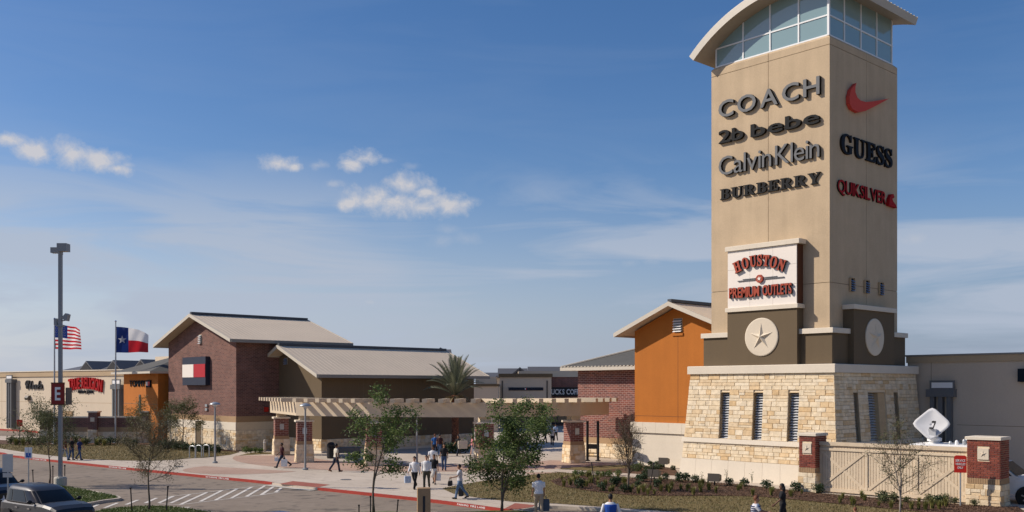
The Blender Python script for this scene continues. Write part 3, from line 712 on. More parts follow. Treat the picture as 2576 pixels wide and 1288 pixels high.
# piers with sign box and star medallions
D = .65
MB().box(-6.19, -1.6, -D, .0, 6.68, 9.81).build('pier', MT['olive'], tower)
MB().cbox(-6.30, -1.49, -D-.11, -.002, 9.81, 10.05, .02).build('pier_cap', MT['cream'], tower)
MB().box(-6.17, -1.62, -D+.06, -.002, 10.05, 13.37).build('sign_box', MT['brown_side'], tower)
MB().cbox(-6.30, -1.40, -D-.11, -.002, 13.37, 13.64, .02).build('sign_box_cap', MT['cream'], tower)
for i in range(3):
    for j in range(3):
        w, h = 4.55/3, 3.32/3
        MB().box(-6.17+i*w+.006, -6.17+(i+1)*w-.006, -D, -D+.05, 10.05+j*h+.006, 10.05+(j+1)*h-.006).build('sign_panel', MT['white_panel'], tower)
MB().box(.0, D, 1.42, 6.12, 6.68, 9.73).build('pier', MT['olive'], tower)
MB().cbox(.002, D+.11, 1.31, 6.23, 9.73, 9.99, .02).build('pier_cap', MT['cream'], tower)
md = MB(); md.lathe([(1.09,0),(1.09,-.05),(1.04,-.07)], 40, (-3.86,-D,8.28), 'y'); md = md.build('medallion', MT['plaque'], tower)
st = MB(); relief_star(st, .80, .22, .17, lambda a, b, h: (-3.86+a, -D-.072-h, 8.28+b)); st.build('star', MT['plaque'], md)
md = MB(); md.lathe([(1.05,0),(1.05,.05),(1.0,.07)], 40, (D,3.72,8.25), 'x'); md = md.build('medallion', MT['plaque'], tower)
st = MB(); relief_star(st, .78, .22, .17, lambda a, b, h: (D+.072+h, 3.72+a, 8.25+b)); st.build('star', MT['plaque'], md)
# three small vents
for y in (2.32, 3.99, 5.68): louvre(tower, y-.22, y+.22, 10.80, 11.52, lambda z: .16, 'y', deep=.14, pitch=.13, mats=('recess','louvre_blue'), name='vent')
# glazed lantern
AC, AR, AZ = -2.2, 9.0, 27.55                               # soffit arc: centre line, radius, crown height
def soffit(x): return AZ-AR+math.sqrt(AR*AR-(x-AC)**2)
MB().box(-7.3, -.5, .5, 7.3, 24.66, 26.2).build('lantern_core', MT['white'], tower)
cols = [-7.55,-5.64,-3.82,-1.98,-.16]
for i in range(4):
    x0, x1 = cols[i]+.03, cols[i+1]-.03
    MB().box(x0, x1, .16, .19, 24.74, 25.75).build('glass_pane', MT['lantern_glass'], tower)
    xs = [x0+(x1-x0)*k/8 for k in range(9)]
    top = [(x, max(soffit(x)+.05, 25.87)) for x in xs]
    pl = [(x1,25.84),(x0,25.84)]+top
    MB().prism_y(pl[::-1], .16, .19).build('glass_pane', MT['lantern_glass'], tower)
rows = [.16,1.82,3.68,5.54,7.4]
for i in range(4):
    y0, y1 = rows[i]+.03, rows[i+1]-.03
    MB().box(-.19, -.16, y0, y1, 24.74, 25.75).build('glass_pane', MT['lantern_glass'], tower)
    MB().box(-.19, -.16, y0, y1, 25.84, 27.35).build('glass_pane', MT['lantern_glass'], tower)
for i, x in enumerate(cols): MB().box(x-.045, x+.045, .115, .20, 24.66, soffit(x)+.1).build('mullion', MT['white_alu'], tower)
for i, y in enumerate(rows[1:]): MB().box(-.20, -.115, y-.045, y+.045, 24.66, 27.4).build('mullion', MT['white_alu'], tower)
MB().box(-.20,-.08,.08,.20,24.66,27.4).build('corner_mullion', MT['white_alu'], tower)
for z in (24.665, 25.755):
    MB().box(-7.6, -.1, .12, .205, z, z+.08).build('rail', MT['white_alu'], tower); MB().box(-.205, -.12, .1, 7.5, z+.002, z+.078).build('rail', MT['white_alu'], tower)
xs = [-8.4+(.85+8.4)*k/36 for k in range(37)]
inner = [(x, soffit(x)) for x in xs]
outer = [(AC+(x-AC)*(AR+.42)/AR, AZ-AR+(z-(AZ-AR))*(AR+.42)/AR) for x, z in inner]
outer2 = [(AC+(x-AC)*(AR+.45)/AR, AZ-AR+(z-(AZ-AR))*(AR+.45)/AR) for x, z in inner]
rf = MB(); n = len(xs)
poly = inner+outer[::-1]
v = [(x,-1.0,z) for x,z in poly]+[(x,8.4,z) for x,z in poly]; N2 = len(poly); f = []; mi = []
for k in range(n-1): f.append((k,k+1,N2-2-k,N2-1-k)); mi.append(0)
for k in range(n-1): f.append((N2+k,N2+k+1,N2+N2-2-k,N2+N2-1-k)); mi.append(0)
for k in range(N2):
    j = (k+1) % N2; f.append((k,j,N2+j,N2+k)); mi.append(1 if k < n-1 else 0)
rf.v = v; rf.f = f; rf.m = mi
roof = rf.build('vault_roof', [MT['vault'], MT['soffit']], tower)
sm = MB()
for k in range(24):
    y = -.97+9.34*k/23
    pts = [(x, y, z) for x, z in outer2]
    for q in range(n-1): sm.add([(outer[q][0],y-.02,outer[q][1]),(outer[q+1][0],y-.02,outer[q+1][1]),(outer2[q+1][0],y,outer2[q+1][1]+.02),(outer2[q][0],y,outer2[q][1]+.02),(outer[q][0],y+.02,outer[q][1]),(outer[q+1][0],y+.02,outer[q+1][1])], [(0,1,2,3),(3,2,5,4)])
tag(sm.build('standing_seams', MT['vault'], roof), kind='stuff')
# names on the lit face
LG, LS, LD = MT['letter_grey'], MT['letter_side'], MT['letter_dark']
letters(tower, 'COACH', -7.16, -.50, 21.50, .98, .20, LG, LS, 0, bold=.012, track=.16)
letters(tower, '2b', -7.16, -5.42, 19.98, .74, .19, LD, LS, 0, bold=.012, track=.05)
letters(tower, 'bebe', -4.92, -.52, 19.93, .74, .19, LD, LS, 0, bold=.012, track=.06)
letters(tower, 'Calvin', -7.16, -3.55, 18.05, 1.12, .18, LG, LS, 0, track=.05)
letters(tower, 'Klein', -3.30, -.52, 18.05, 1.12, .18, LG, LS, 0, track=.05)
letters(tower, SERIF('BURBERRY'), -7.10, -.50, 16.62, .62, .13, LD, LS, 0, bold=.012, track=.07)
# names on the shaded face
sw = [(2.48, 22.46), (1.9, 22.0), (1.7, 21.55), (1.74, 21.16), (2.02, 20.92), (2.71, 20.86), (3.53, 21.1), (4.49, 21.52), (6.36, 22.37), (4.49, 21.84), (3.53, 21.6), (2.94, 21.57), (2.59, 21.67), (2.36, 21.92), (2.36, 22.21)]
MB().prism_x([(a,z) for a,z in sw], .02, .24).build('logo', [MT['red_logo']], tower)
letters(tower, SERIF('GUESS'), 1.05, 7.0, 18.40, 1.08, .12, MT['navy'], LS, 0, 'y', bold=.012, track=.06)
letters(tower, 'QUIKSILVER', .72, 6.25, 16.16, .72, .10, MT['red_dark'], LS, 0, 'y', track=.06, bold=.012)
wv = [(6.35,16.10),(6.42,16.5),(6.65,16.8),(6.9,16.84),(7.02,16.66),(6.9,16.58),(6.74,16.56),(6.86,16.40),(7.15,16.25),(7.35,16.06)]
MB().prism_x([(a,z) for a,z in wv], .02, .22).build('logo', [MT['red_dark']], tower)
# outlet centre name on the sign box
RL, BK = MT['red_letter'], MT['black']
letters(tower, SERIF('HOUSTON'), -5.55, -2.35, 11.92, .62, .16, RL, BK, -D, track=.04, arch=.42, bold=.025)
letters(tower, 'PREMIUM', -5.98, -3.93, 10.62, .58, .16, RL, BK, -D, track=.04, bold=.025)
letters(tower, 'OUTLETS', -3.72, -1.85, 10.62, .58, .16, RL, BK, -D, track=.04, bold=.025)
m = MB(); m.box(-5.45,-4.25,-D-.06,-D,11.55,11.60); m.box(-3.65,-2.4,-D-.06,-D,11.55,11.60); m.box(-5.1,-4.25,-D-.06,-D,11.63,11.67); m.box(-3.65,-2.85,-D-.06,-D,11.63,11.67); m.build('emblem_bar', LG, tower)
m = MB(); m.prism_y([(-3.95+.24*math.sin(PI*k/4+PI/8), 11.60+.24*math.cos(PI*k/4+PI/8)) for k in range(8)], -D-.12, -D); em = m.build('emblem', RL, tower)
m = MB(); m.prism_y([(-3.95+a, 11.60+b) for a, b in star_pts(.14,.06)], -D-.14, -D-.12); m.build('star', MT['white_panel'], em)

# ================================================================== ROOFS AND BUILDINGS
def gable(parent, x0, x1, y0, y1, ze0, ze1, xr, zr, mat='roof_beige', thick=.14, seam=.42, clip_left=None, fascia='fascia'):
    """ridge along y at x=xr, height zr; eaves at x0 (height ze0) and x1 (height ze1)"""
    roof = None
    for side, xe, ze in (('l',x0,ze0),('r',x1,ze1)):
        m = MB(); m.prism_y([(xr,zr-thick),(xe,ze-thick),(xe,ze),(xr,zr)] if xe > xr else [(xr,zr),(xe,ze),(xe,ze-thick),(xr,zr-thick)], y0, y1)
        o = m.build('roof' if roof is None else 'roof_slope', MT[mat], parent)
        if roof is None: roof = o
        n = max(2, int((y1-y0)/seam)); sm = MB(); d = Vector((xe-xr,0,ze-zr)); L = d.length; nn = Vector((-d.z,0,d.x)).normalized()
        if nn.z < 0: nn = -nn
        for k in range(n+1):
            y = y0+.03+(y1-y0-.06)*k/n; a = Vector((xr,y,zr)); b = Vector((xe,y,ze)); h = nn*.012
            sm.add([a-Vector((0,.012,0)),b-Vector((0,.012,0)),b+h,a+h,a+Vector((0,.012,0)),b+Vector((0,.012,0))], [(0,1,2,3),(3,2,5,4),(1,5,2)])
        tag(sm.build('standing_seams', MT[mat], o), kind='stuff')
        for yy, nm in ((y0,'rake_board'),(y1,'rake_board')):
            s = -1 if yy == y0 else 1
            r = MB(); r.prism_y([(xr,zr-.26),(xe,ze-.26),(xe,ze+.035),(xr,zr+.035)] if xe > xr else [(xr,zr+.035),(xe,ze+.035),(xe,ze-.26),(xr,zr-.26)], min(yy,yy+s*.07), max(yy,yy+s*.07))
            r.build(nm, MT[fascia], o)
        e = MB(); dx = .12 if xe > xr else -.12
        e.box(min(xe,xe+dx), max(xe,xe+dx), y0+.002, y1-.002, ze-.26, ze+.01); e.build('gutter', MT['gutter'] if side == 'r' else MT[fascia], o)
    MB().box(xr-.16, xr+.16, y0+.08, y1-.08, zr+.0, zr+.2).build('ridge_cap', MT['ridge'], roof)
    return roof
def wall_gable(parent, x0, x1, y0, y1, z0, ze0, ze1, xr, zr, mat, name='wall'):
    m = MB(); m.prism_y([(x0,z0),(x1,z0),(x1,ze1),(xr,zr),(x0,ze0)], y0, y1); return m.build(name, MT[mat], parent)

# ---- brick building with the flag sign
bx_, by_ = XY(-76.85, 38.47)
bb = thing('brick_building', 'tall red brick building with pitched beige metal roof and square flag logo sign', 'building', (bx_,by_,0), GRID)
W1, D1 = 13.86, 10.1
wall_gable(bb, -W1, 0, 0, D1, 2.95, 9.65, 9.65, -W1/2, 11.75, 'brick_far')
gable(bb, -W1-1.1, 1.0, -1.0, D1+.9, 9.46, 9.46, -W1/2, 11.98, seam=.40)
MB().box(-W1-.04, .04, -.04, D1+.04, 2.45, 2.95).build('soldier_course', MT['soldier'], bb)
MB().box(-W1-.02, .02, -.02, D1+.02, 0, 2.45).build('stone_backing', MT['mortar'], bb)
rng = random.Random(21)
bl = ashlar(lambda z: -W1-.06, lambda z: .06, .05, 1.75, [(-7.75,-6.35,0,2.4)], rng, (.2,.36), (.3,.8))
lay(bb, bl, lambda z: -.02, 0, 'x', 300, rng=rng, depth=(.04,.09))
m = MB(); m.box(-W1-.08,-7.75,-.09,-.02,1.76,2.44); m.box(-6.35,.08,-.09,-.02,1.76,2.44); m.build('stone_course', MT['cream'], bb)
lay(bb, ashlar(lambda z: -.06, lambda z: D1, .05, 1.75, [(5.3,6.6,0,2.4)], rng, (.2,.36), (.3,.8)), lambda z: .02, 0, 'y', 0, rng=rng, depth=(.04,.09))
dr = MB().box(-7.7,-6.4,-.06,-.03,0,2.4).build('door', MT['olive'], bb); MB().box(-6.62,-6.54,-.12,-.06,1.0,1.1).build('handle', MT['galv'], dr)
m = MB(); m.box(-7.8,-7.7,-.13,-.02,0,2.43); m.box(-6.4,-6.3,-.13,-.02,0,2.43); m.box(-7.8,-6.3,-.131,-.02,2.4,2.5); m.build('door_frame', MT['cream'], bb)
dr = MB().box(.03,.06,5.35,6.55,0,2.2).build('door', MT['fin_grey'], bb); MB().box(.06,.12,6.35,6.43,1.0,1.1).build('handle', MT['galv'], dr)
louvre(bb, -W1/2-.26, -W1/2+.26, 9.35, 10.15, lambda z: -.03, 'x', deep=.02, pitch=.16, mats=('metal_grey','louvre'), name='gable_vent')
# flag logo box
sg = MB().box(-9.78,-5.0,-.42,-.003,5.62,8.16).build('logo_sign', MT['navy_panel'], bb)
sg_w = -9.78; zz0, zz1 = 6.33, 7.5
MB().box(-9.74,-7.42,-.45,-.42,zz0,zz1).build('sign_panel', MT['white_panel'], sg); MB().box(-7.36,-5.04,-.45,-.42,zz0,zz1).build('sign_panel', MT['red_panel'], sg)
for z in (3.35,3.7): MB().box(-5.75,-5.35,-.12,-.003,z,z+.22).build('wall_light', MT['galv'], bb)
m = MB(); m.box(.003,.08,2.6,3.0,3.3,3.7); m.build('fire_bell', MT['sign_bright'], bb)
m = MB(); m.box(.003,.07,4.3,4.9,3.4,4.2); m.build('meter_box', MT['bronze'], bb)

# ---- olive building
ox_, oy_ = XY(-69.78, 42.5)
ob = thing('olive_building', 'long low olive stucco building with beige metal roof beside the brick building', 'building', (ox_,oy_,0), GRID)
W2, D2 = 7.07, 16.4; XR, ZR = -5.3, 8.85
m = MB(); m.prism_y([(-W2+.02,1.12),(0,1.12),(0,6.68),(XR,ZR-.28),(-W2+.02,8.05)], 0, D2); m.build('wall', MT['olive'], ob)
gable(ob, -W2+.14, 1.15, -1.1, D2+.9, 8.30, 6.46, XR, 9.02, seam=.42)
MB().box(-W2+.02,.05,-.05,D2+.05,0,.2).build('footing', MT['cream'], ob)
MB().box(-W2+.02,.02,-.02,D2+.02,.2,1.12).build('stone_backing', MT['mortar'], ob)
lay(ob, ashlar(lambda z: -W2+.03, lambda z: .06, .2, 1.12, [], rng, (.2,.3), (.3,.7)), lambda z: -.02, 0, 'x', 120, rng=rng, depth=(.04,.08))
lay(ob, ashlar(lambda z: -.05, lambda z: D2, .2, 1.12, [], rng, (.2,.3), (.3,.7)), lambda z: .02, 0, 'y', 140, rng=rng, depth=(.04,.08))
louvre(ob, XR-.75, XR-.25, 7.4, 7.95, lambda z: -.03, 'x', deep=.02, pitch=.14, mats=('metal_grey','louvre_blue'), name='gable_vent')
for y in (4.1, 8.2, 12.3): MB().box(.0,.004,y-.02,y+.02,1.2,6.5).build('control_joint', MT['tan_joint'], ob)

# ---- orange wing left of the brick building
qx, qy = XY(-91.45, 37.75)
ow = thing('orange_wing', 'orange stucco shop wing with charcoal hip roof left of the brick building', 'building', (qx,qy,0), GRID)
MB().box(-8.6, 0, 0, 9, 0, 6.9).build('wall', MT['orange'], ow)
m = MB(); c = [(-9.5,-.9,6.95),(.35,-.9,6.95),(.35,9.6,6.95),(-9.5,9.6,6.95),(-4.6,4.3,8.75),(-4.5,5,8.75)]
m.add(c, [(0,1,4),(1,2,5,4),(2,3,5),(3,0,4,5)]); rf = m.build('roof', MT['roof_char'], ow)
m = MB(); m.box(-9.55,.4,-.95,9.65,6.75,6.947); m.build('eave_board', MT['fascia'], rf)
letters(ow, 'TOMMY', -6.9, -3.0, 5.5, .62, .1, MT['navy'], MT['navy'], 0)
f = MB().box(-2.55,-1.55,-.16,-.002,5.42,6.12).build('logo_sign', MT['navy'], ow)
MB().box(-2.5,-2.06,-.19,-.16,5.58,5.96).build('sign_panel', MT['white_panel'], f); MB().box(-2.04,-1.6,-.19,-.16,5.58,5.96).build('sign_panel', MT['red_panel'], f)
MB().box(-4.55,-4.15,-.06,-.002,2.9,4.7).build('wall_fin', MT['bronze'], ow)
MB().box(-8.6,0,-.004,-.0005,3.78,3.82).build('control_joint', MT['tan_joint'], ow)
MB().box(-6.3,-5.2,-.05,-.002,0,2.3).build('door', MT['olive'], ow)

# ---- orange gable building behind the tower
qx, qy = XY(-44.79, 52.61)
og = thing('orange_building', 'bright orange stucco gable building with cream base band left of the tower', 'building', (qx,qy,0), GRID)
W3 = 7.6
wall_gable(og, 0, W3, 0, 14, 2.95, 9.35, 9.35, W3/2, 10.9, 'orange')
gable(og, -1.0, W3+1.0, -1.0, 14.5, 9.22, 9.22, W3/2, 11.12, seam=.40)
MB().box(-.12, W3, -.12, 14, 0, 2.27).build('base_wall', MT['cream'], og)
for i in range(7): MB().box(-.2+.006+i*1.12, -.2+(i+1)*1.12-.006, -.24, 0, 2.272, 2.99).build('band_block', MT['cream'], og)
MB().box(-.22, -.0, 0, 14, 2.272, 2.99).build('band_return', MT['cream'], og)
for z in (.55,1.1,1.65): MB().box(-.123,W3,-.123,-.1202,z,z+.012).build('control_joint', MT['plaque'], og)
louvre(og, W3/2-.35, W3/2+.35, 9.15, 10.05, lambda z: -.03, 'x', deep=.02, pitch=.17, mats=('fin_grey','white'), name='gable_vent')
MB().box(W3/2-.45, W3/2+.45, -.08, -.002, 8.9, 9.08).build('vent_sill', MT['orange'], og)
MB().box(W3/2-.012, W3/2+.012, -.0035, 0, 3.05, 8.9).build('control_joint', MT['brown_side'], og); MB().box(0, W3, -.0035, 0, 3.42, 3.445).build('control_joint', MT['brown_side'], og)

# ---- mottled brick building right of the gap
qx, qy = XY(-53.17, 55.6)
rb = thing('brick_shop', 'mottled brick shop building with grey tiled hip roof behind the pergola end', 'building', (qx,qy,0), GRID)
MB().box(0, 8.3, 0, 16, 1.55, 6.85).build('wall', MT['brick_pink'], rb)
MB().box(-.03, 8.33, -.03, 16, 1.1, 1.55).build('soldier_course', MT['soldier'], rb)
MB().box(-.01, 8.31, -.01, 16, 0, 1.1).build('stone_backing', MT['mortar'], rb)
lay(rb, ashlar(lambda z: -.03, lambda z: 8.2, .05, 1.1, [], rng, (.2,.32), (.3,.75)), lambda z: -.01, 0, 'x', 120, rng=rng, depth=(.04,.08))
m = MB(); c = [(-.95,-.95,6.98),(17.2,-.95,6.98),(17.2,17,6.98),(-.95,17,6.98),(7.2,7.2,9.75),(7.3,8.5,9.75)]
m.add(c, [(0,1,4),(1,2,5,4),(2,3,5),(3,0,4,5)]); rf = m.build('roof', MT['roof_char'], rb)
MB().box(-1.0,8.3,-1.0,16.9,6.72,6.977).build('eave_board', MT['fascia'], rf)
m = MB(); m.tube([(-.95,-.95,7.02),(7.2,7.2,9.8)], .09, 6); m.build('hip_cap', MT['fascia'], rf)
for i in range(26): MB().box(-.9+i*.36,-.72+i*.36,-1.03,-.8,6.98,7.05).build('eave_tile', MT['fascia'], rf)

# ---- plain shop wall right of the tower
qx, qy = XY(-27.6, 57.9)
gs = thing('shop_wall', 'shaded grey tan shop wall with parapet right of the tower base', 'building', (qx,qy,0), GRID)
MB().box(0, 30, 0, 12, 0, 6.9).build('wall', MT['grey_tan'], gs)
MB().box(-.06, 30.06, -.08, 12, 6.9, 7.28).build('parapet', MT['beige_band'], gs); MB().box(-.1,30.1,-.13,12,7.28,7.38).build('coping', MT['gutter'], gs)
for x in (1.45, 9.5): MB().box(x-.012,x+.012,-.003,0,0,6.9).build('control_joint', MT['tan_joint'], gs)
MB().box(2.98,30,-.003,0,3.2,3.225).build('control_joint', MT['tan_joint'], gs)
def fin_light(parent, x, z1, sc=1.0, deep=.35):
    m = MB()
    m.box(x-.83*sc,x+.83*sc,-deep-.08,-.002,z1-.55*sc,z1-.1*sc); head = m.build('sconce', MT['fin_grey'], parent)
    for k in (-1,0,1): MB().box(x+k*.5*sc-.12*sc,x+k*.5*sc+.12*sc,-deep,-.002,.25,z1-.552*sc).build('fin', MT['fin_grey'], head)
    m = MB(); m.box(x-.62*sc,x+.83*sc,-deep-.02,-deep+.08,z1-.1*sc,z1+.42*sc); fr = m.build('lamp_frame', MT['fin_grey'], head)
    MB().box(x-.5*sc,x+.74*sc,-deep-.03,-deep-.02,z1-.02*sc,z1+.3*sc).build('lamp_panel', MT['white'], fr)
fin_light(gs, 2.14, 5.4)
MB().box(6.45,10,-.3,-.003,5.72,6.46).build('sign', MT['navy'], gs)

# ---- far left shop hall
hx, hy = -66.24, 126.0
hr = math.atan2(-.598, .802)
hall = thing('shop_hall', 'long pale beige shop hall with script and red arched signs at far left', 'building', (hx,hy,0), hr)
MB().box(-25, 33.4, 0, 26, 0, 6.75).build('wall', MT['beige'], hall)
MB().box(-25.1, 33.45, -.12, 26, 6.75, 7.35).build('parapet', MT['beige_band'], hall); MB().box(-25.2,33.5,-.2,26,7.35,7.45).build('coping', MT['cream'], hall)
for x in (.5, 4.2, 27.2): MB().box(x-.03,x+.03,-.004,0,0,6.75).build('control_joint', MT['beige_band'], hall)
MB().box(-25,33.4,-.004,0,3.6,3.65).build('control_joint', MT['beige_band'], hall)
def hx_at(x):                                               # position along the hall wall seen at survey column x
    r = (x-CXX)/FOC; return (r*hy-hx)/(.802+r*.598)
def hz_at(x, y):
    t = hx_at(x); Z = hy-.598*t; return CAM_H-(y-HOR)/FOC*Z
letters(hall, SCRIPT('Clarks'), hx_at(66), hx_at(109), hz_at(88,978), 1.15, .15, MT['black'], MT['black'], -.02, track=.0, bold=.012)
letters(hall, 'TRUE RELIGION', hx_at(177), hx_at(259), hz_at(218,985), 1.25, .18, MT['red_dark'], MT['red_dark'], -.02, track=.04, arch=.38, bold=.025, flare=.12)
letters(hall, 'BRAND JEANS', hx_at(198), hx_at(236), hz_at(218,989), .32, .1, MT['navy'], MT['navy'], -.02, track=.04)
fin_light(hall, hx_at(34), hz_at(34,952), 1.0, .6); fin_light(hall, hx_at(303), hz_at(303,965), 1.15, .6)
for x, y in ((73,1001),(333,1009)):
    m = MB(); t = hx_at(x); z = hz_at(x, y); m.prism_x([(0,z-.28),(-.3,z-.28),(-.42,z+.02),(-.25,z+.28),(0,z+.28)], t-.42, t+.42); m.build('wall_light', MT['bronze'], hall)
t = hx_at(168); MB().box(t-1.1,t+1.4,-.1,-.002,0,2.6).build('door', MT['soldier'], hall)
# roofs standing behind the parapet
RG = 'roof_grey'
for k, (xa, xb, xp, yt) in enumerate(((44,150,128,912),(150,205,195,911),(205,275,264,909),(275,350,330,908))):
    a, b, p = hx_at(xa), hx_at(xb), hx_at(xp); z = hz_at((xa+xb)/2, yt)+.35
    m = MB(); s = (b-a)
    m.add([(a-1.5,4,7.2),(b,4,7.2),(b,9.5,z),(a+4 if k == 0 else a,9.5,z),(a-1.5,15,7.2),(b,15,7.2)], [(0,1,2,3),(3,2,5,4),(0,3,4)])
    r = m.build('roof_slope', MT[RG], hall)
    if k < 3:
        d = MB(); d.prism_y([(p-1.6,7.6),(p+1.6,7.6),(p,8.75)], 4.5, 8); d.build('dormer', MT[RG], r)
        d = MB(); d.prism_y([(p-1.3,7.62),(p+1.3,7.62),(p,8.5)], 4.42, 4.5); d.build('dormer_vent', MT['recess'], r)
MB().box(hx_at(330), hx_at(400), 3.0, 12, 7.2, 8.9).build('roof_screen', MT['beige'], hall)

# dark roof fragment past the left edge
el_ = thing('gabled_kiosk', 'dark roofed pavilion cut by the left picture edge', 'building', (-88.2,131.5,0), hr)
MB().box(-12,-1.2,6,16,0,8.6).build('wall', MT['beige'], el_)
m = MB(); m.prism_y([(-13,8.0),(.6,8.0),(-6,12.4)], 4, 17); rf = m.build('roof', MT['roof_char'], el_)
MB().box(-13.1,.75,3.8,17.2,7.7,7.998).build('eave_board', MT['fascia'], rf)

# ---- shops round the inner court
ct = thing('court_shop', 'flat grey tan shop front with long dark blue sign across the inner court', 'building', (-1.6,126,0), 0)
MB().box(0,6.7,0,14,0,6.75).build('wall', MT['grey_tan'], ct); MB().box(-.15,6.85,-.2,14,6.75,7.2).build('parapet', MT['olive'], ct)
for x in (.35,6.15): MB().box(x-.09,x+.09,-.06,-.002,3.2,6.3).build('wall_fin', MT['bronze'], ct)
MB().box(1.15,5.65,-.1,-.002,5.02,5.42).build('sign_band', MT['navy_panel'], ct)
letters(ct, 'TOMMY', 1.22, 3.2, 5.1, .27, .06, MT['navy'], MT['navy'], -.1); letters(ct, 'HILFIGER', 3.55, 5.58, 5.1, .27, .06, MT['navy'], MT['navy'], -.1)
MB().box(3.27,3.38,-.16,-.1,5.12,5.32).build('sign_panel', MT['white'], ct); MB().box(3.38,3.49,-.16,-.1,5.12,5.32).build('sign_panel', MT['red_panel'], ct)
MB().box(.8,5.9,-.06,-.003,.2,2.9).build('shop_window', MT['win_glass'], ct)
for x in (.8,2.5,4.2,5.9): MB().box(x-.05,x+.05,-.09,-.06,.2,2.9).build('mullion', MT['dark_metal'], ct)
cb = thing('court_wing', 'low plain taupe wing behind the palm at the inner court', 'building', (-5.0,118,0), 0)
MB().box(0,3.3,0,8,0,5.55).build('wall', MT['grey_tan'], cb); MB().box(-.1,3.4,-.15,8,5.55,5.85).build('parapet', MT['olive'], cb)
MB().box(.3,3.0,8.1,12,0,6.8).build('rear_wall', MT['beige'], cb)
cf = thing('coffee_shop', 'brick coffee shop front with white lettering on a black band', 'building', (5.0,138,0), 0)
MB().box(-4,7,0,10,0,6.9).build('wall', MT['brick_pink'], cf); MB().box(-4.1,7.1,-.2,10,6.9,7.75).build('cornice', MT['beige'], cf)
MB().box(-2.2,6.0,-.15,-.003,4.15,5.45).build('sign_band', MT['black'], cf)
letters(cf, 'STARBUCKS COFFEE', -1.75, 5.2, 4.45, .72, .08, MT['white'], MT['white'], -.15, track=.07, bold=.025)
MB().box(-3,6.4,-.08,-.003,.2,3.0).build('shop_window', MT['win_glass'], cf)
for x in (-3,-.8,1.4,3.6,5.8): MB().box(x-.06,x+.06,-.12,-.08,.2,3.0).build('mullion', MT['dark_metal'], cf)
m = MB(); m.prism_x([(-.1,2.9),(-1.3,2.55),(-1.3,2.45),(-.1,2.45)], 3.0, 6.5); m.build('awning', MT['leaf_dark'], cf)
def court_roof(label, x, y, w, h0, h1, d=8, dz=.9):
    t = thing('pavilion_roof', label, 'roof', (x,y,0), 0)
    MB().box(-w/2+.6,w/2-.6,.5,d-.5,0,h0).build('wall', MT['beige'], t)
    m = MB(); m.prism_x([(0,h0),(d,h0),(d/2,h1)], -w/2, w/2); r = m.build('roof', MT['roof_grey'], t)
    m = MB(); m.prism_y([(w/2-2.6,h0+.3),(w/2+.2,h0+.3),(w/2-1.2,h1+.12)], -.3, d/2); m.build('dormer', MT['roof_grey'], r)
    m = MB(); m.prism_y([(w/2-2.2,h0+.34),(w/2-.2,h0+.34),(w/2-1.2,h1-.2)], -.36, -.3); m.build('dormer_vent', MT['recess'], r)
court_roof('small grey pitched roof above the flat taupe shop front', .1, 148, 4.6, 7.0, 8.4)
court_roof('wide grey pitched roof with dormer above the coffee shop', 6.3, 152, 7.6, 7.1, 8.75)
court_roof('grey pitched roof peeping over the olive roof ridge beside the palm', -12.0, 135, 6.6, 9.4, 10.85)
court_roof('grey pitched roof seen just right of the palm crown', -2.6, 165, 5, 7.0, 8.0)

# ---- brick screen wall with piers by the flagpoles
sw = thing('screen_wall', 'low brick and stone screen wall with three piers behind the flagpoles', 'wall', (-45.4,94.6,0), 0)
MB().box(.5,9.6,.15,.5,1.55,2.45).build('brick_panel', MT['brick_far'], sw); MB().box(.5,9.6,.13,.52,1.1,1.55).build('soldier_course', MT['soldier'], sw)
MB().box(.5,9.6,.17,.48,0,1.1).build('stone_backing', MT['mortar'], sw); MB().box(.5,9.6,.08,.57,2.45,2.6).build('coping', MT['cream'], sw)
lay(sw, ashlar(lambda z: .55, lambda z: 9.3, .03, 1.1, [], rng, (.2,.32), (.3,.75)), lambda z: .17, 0, 'x', 100, rng=rng, depth=(.03,.06))
for x in (0, 4.7, 9.7):
    p = MB().box(x-.42,x+.42,-.12,.72,1.3,2.98).build('pier', MT['brick_far'], sw)
    MB().box(x-.5,x+.5,-.2,.8,2.98,3.12).build('pier_cap', MT['cream'], p); MB().box(x-.44,x+.44,-.14,.74,0,1.3).build('pier_base', MT['mortar'], p)
    lay(p, ashlar(lambda z: x-.46, lambda z: x+.46, .02, 1.3, [], rng, (.22,.34), (.3,.6)), lambda z: -.14, 0, 'x', 40, rng=rng, depth=(.03,.06))
    MB().box(x-.2,x+.2,-.15,-.12,2.1,2.5).build('plaque', MT['plaque'], p)

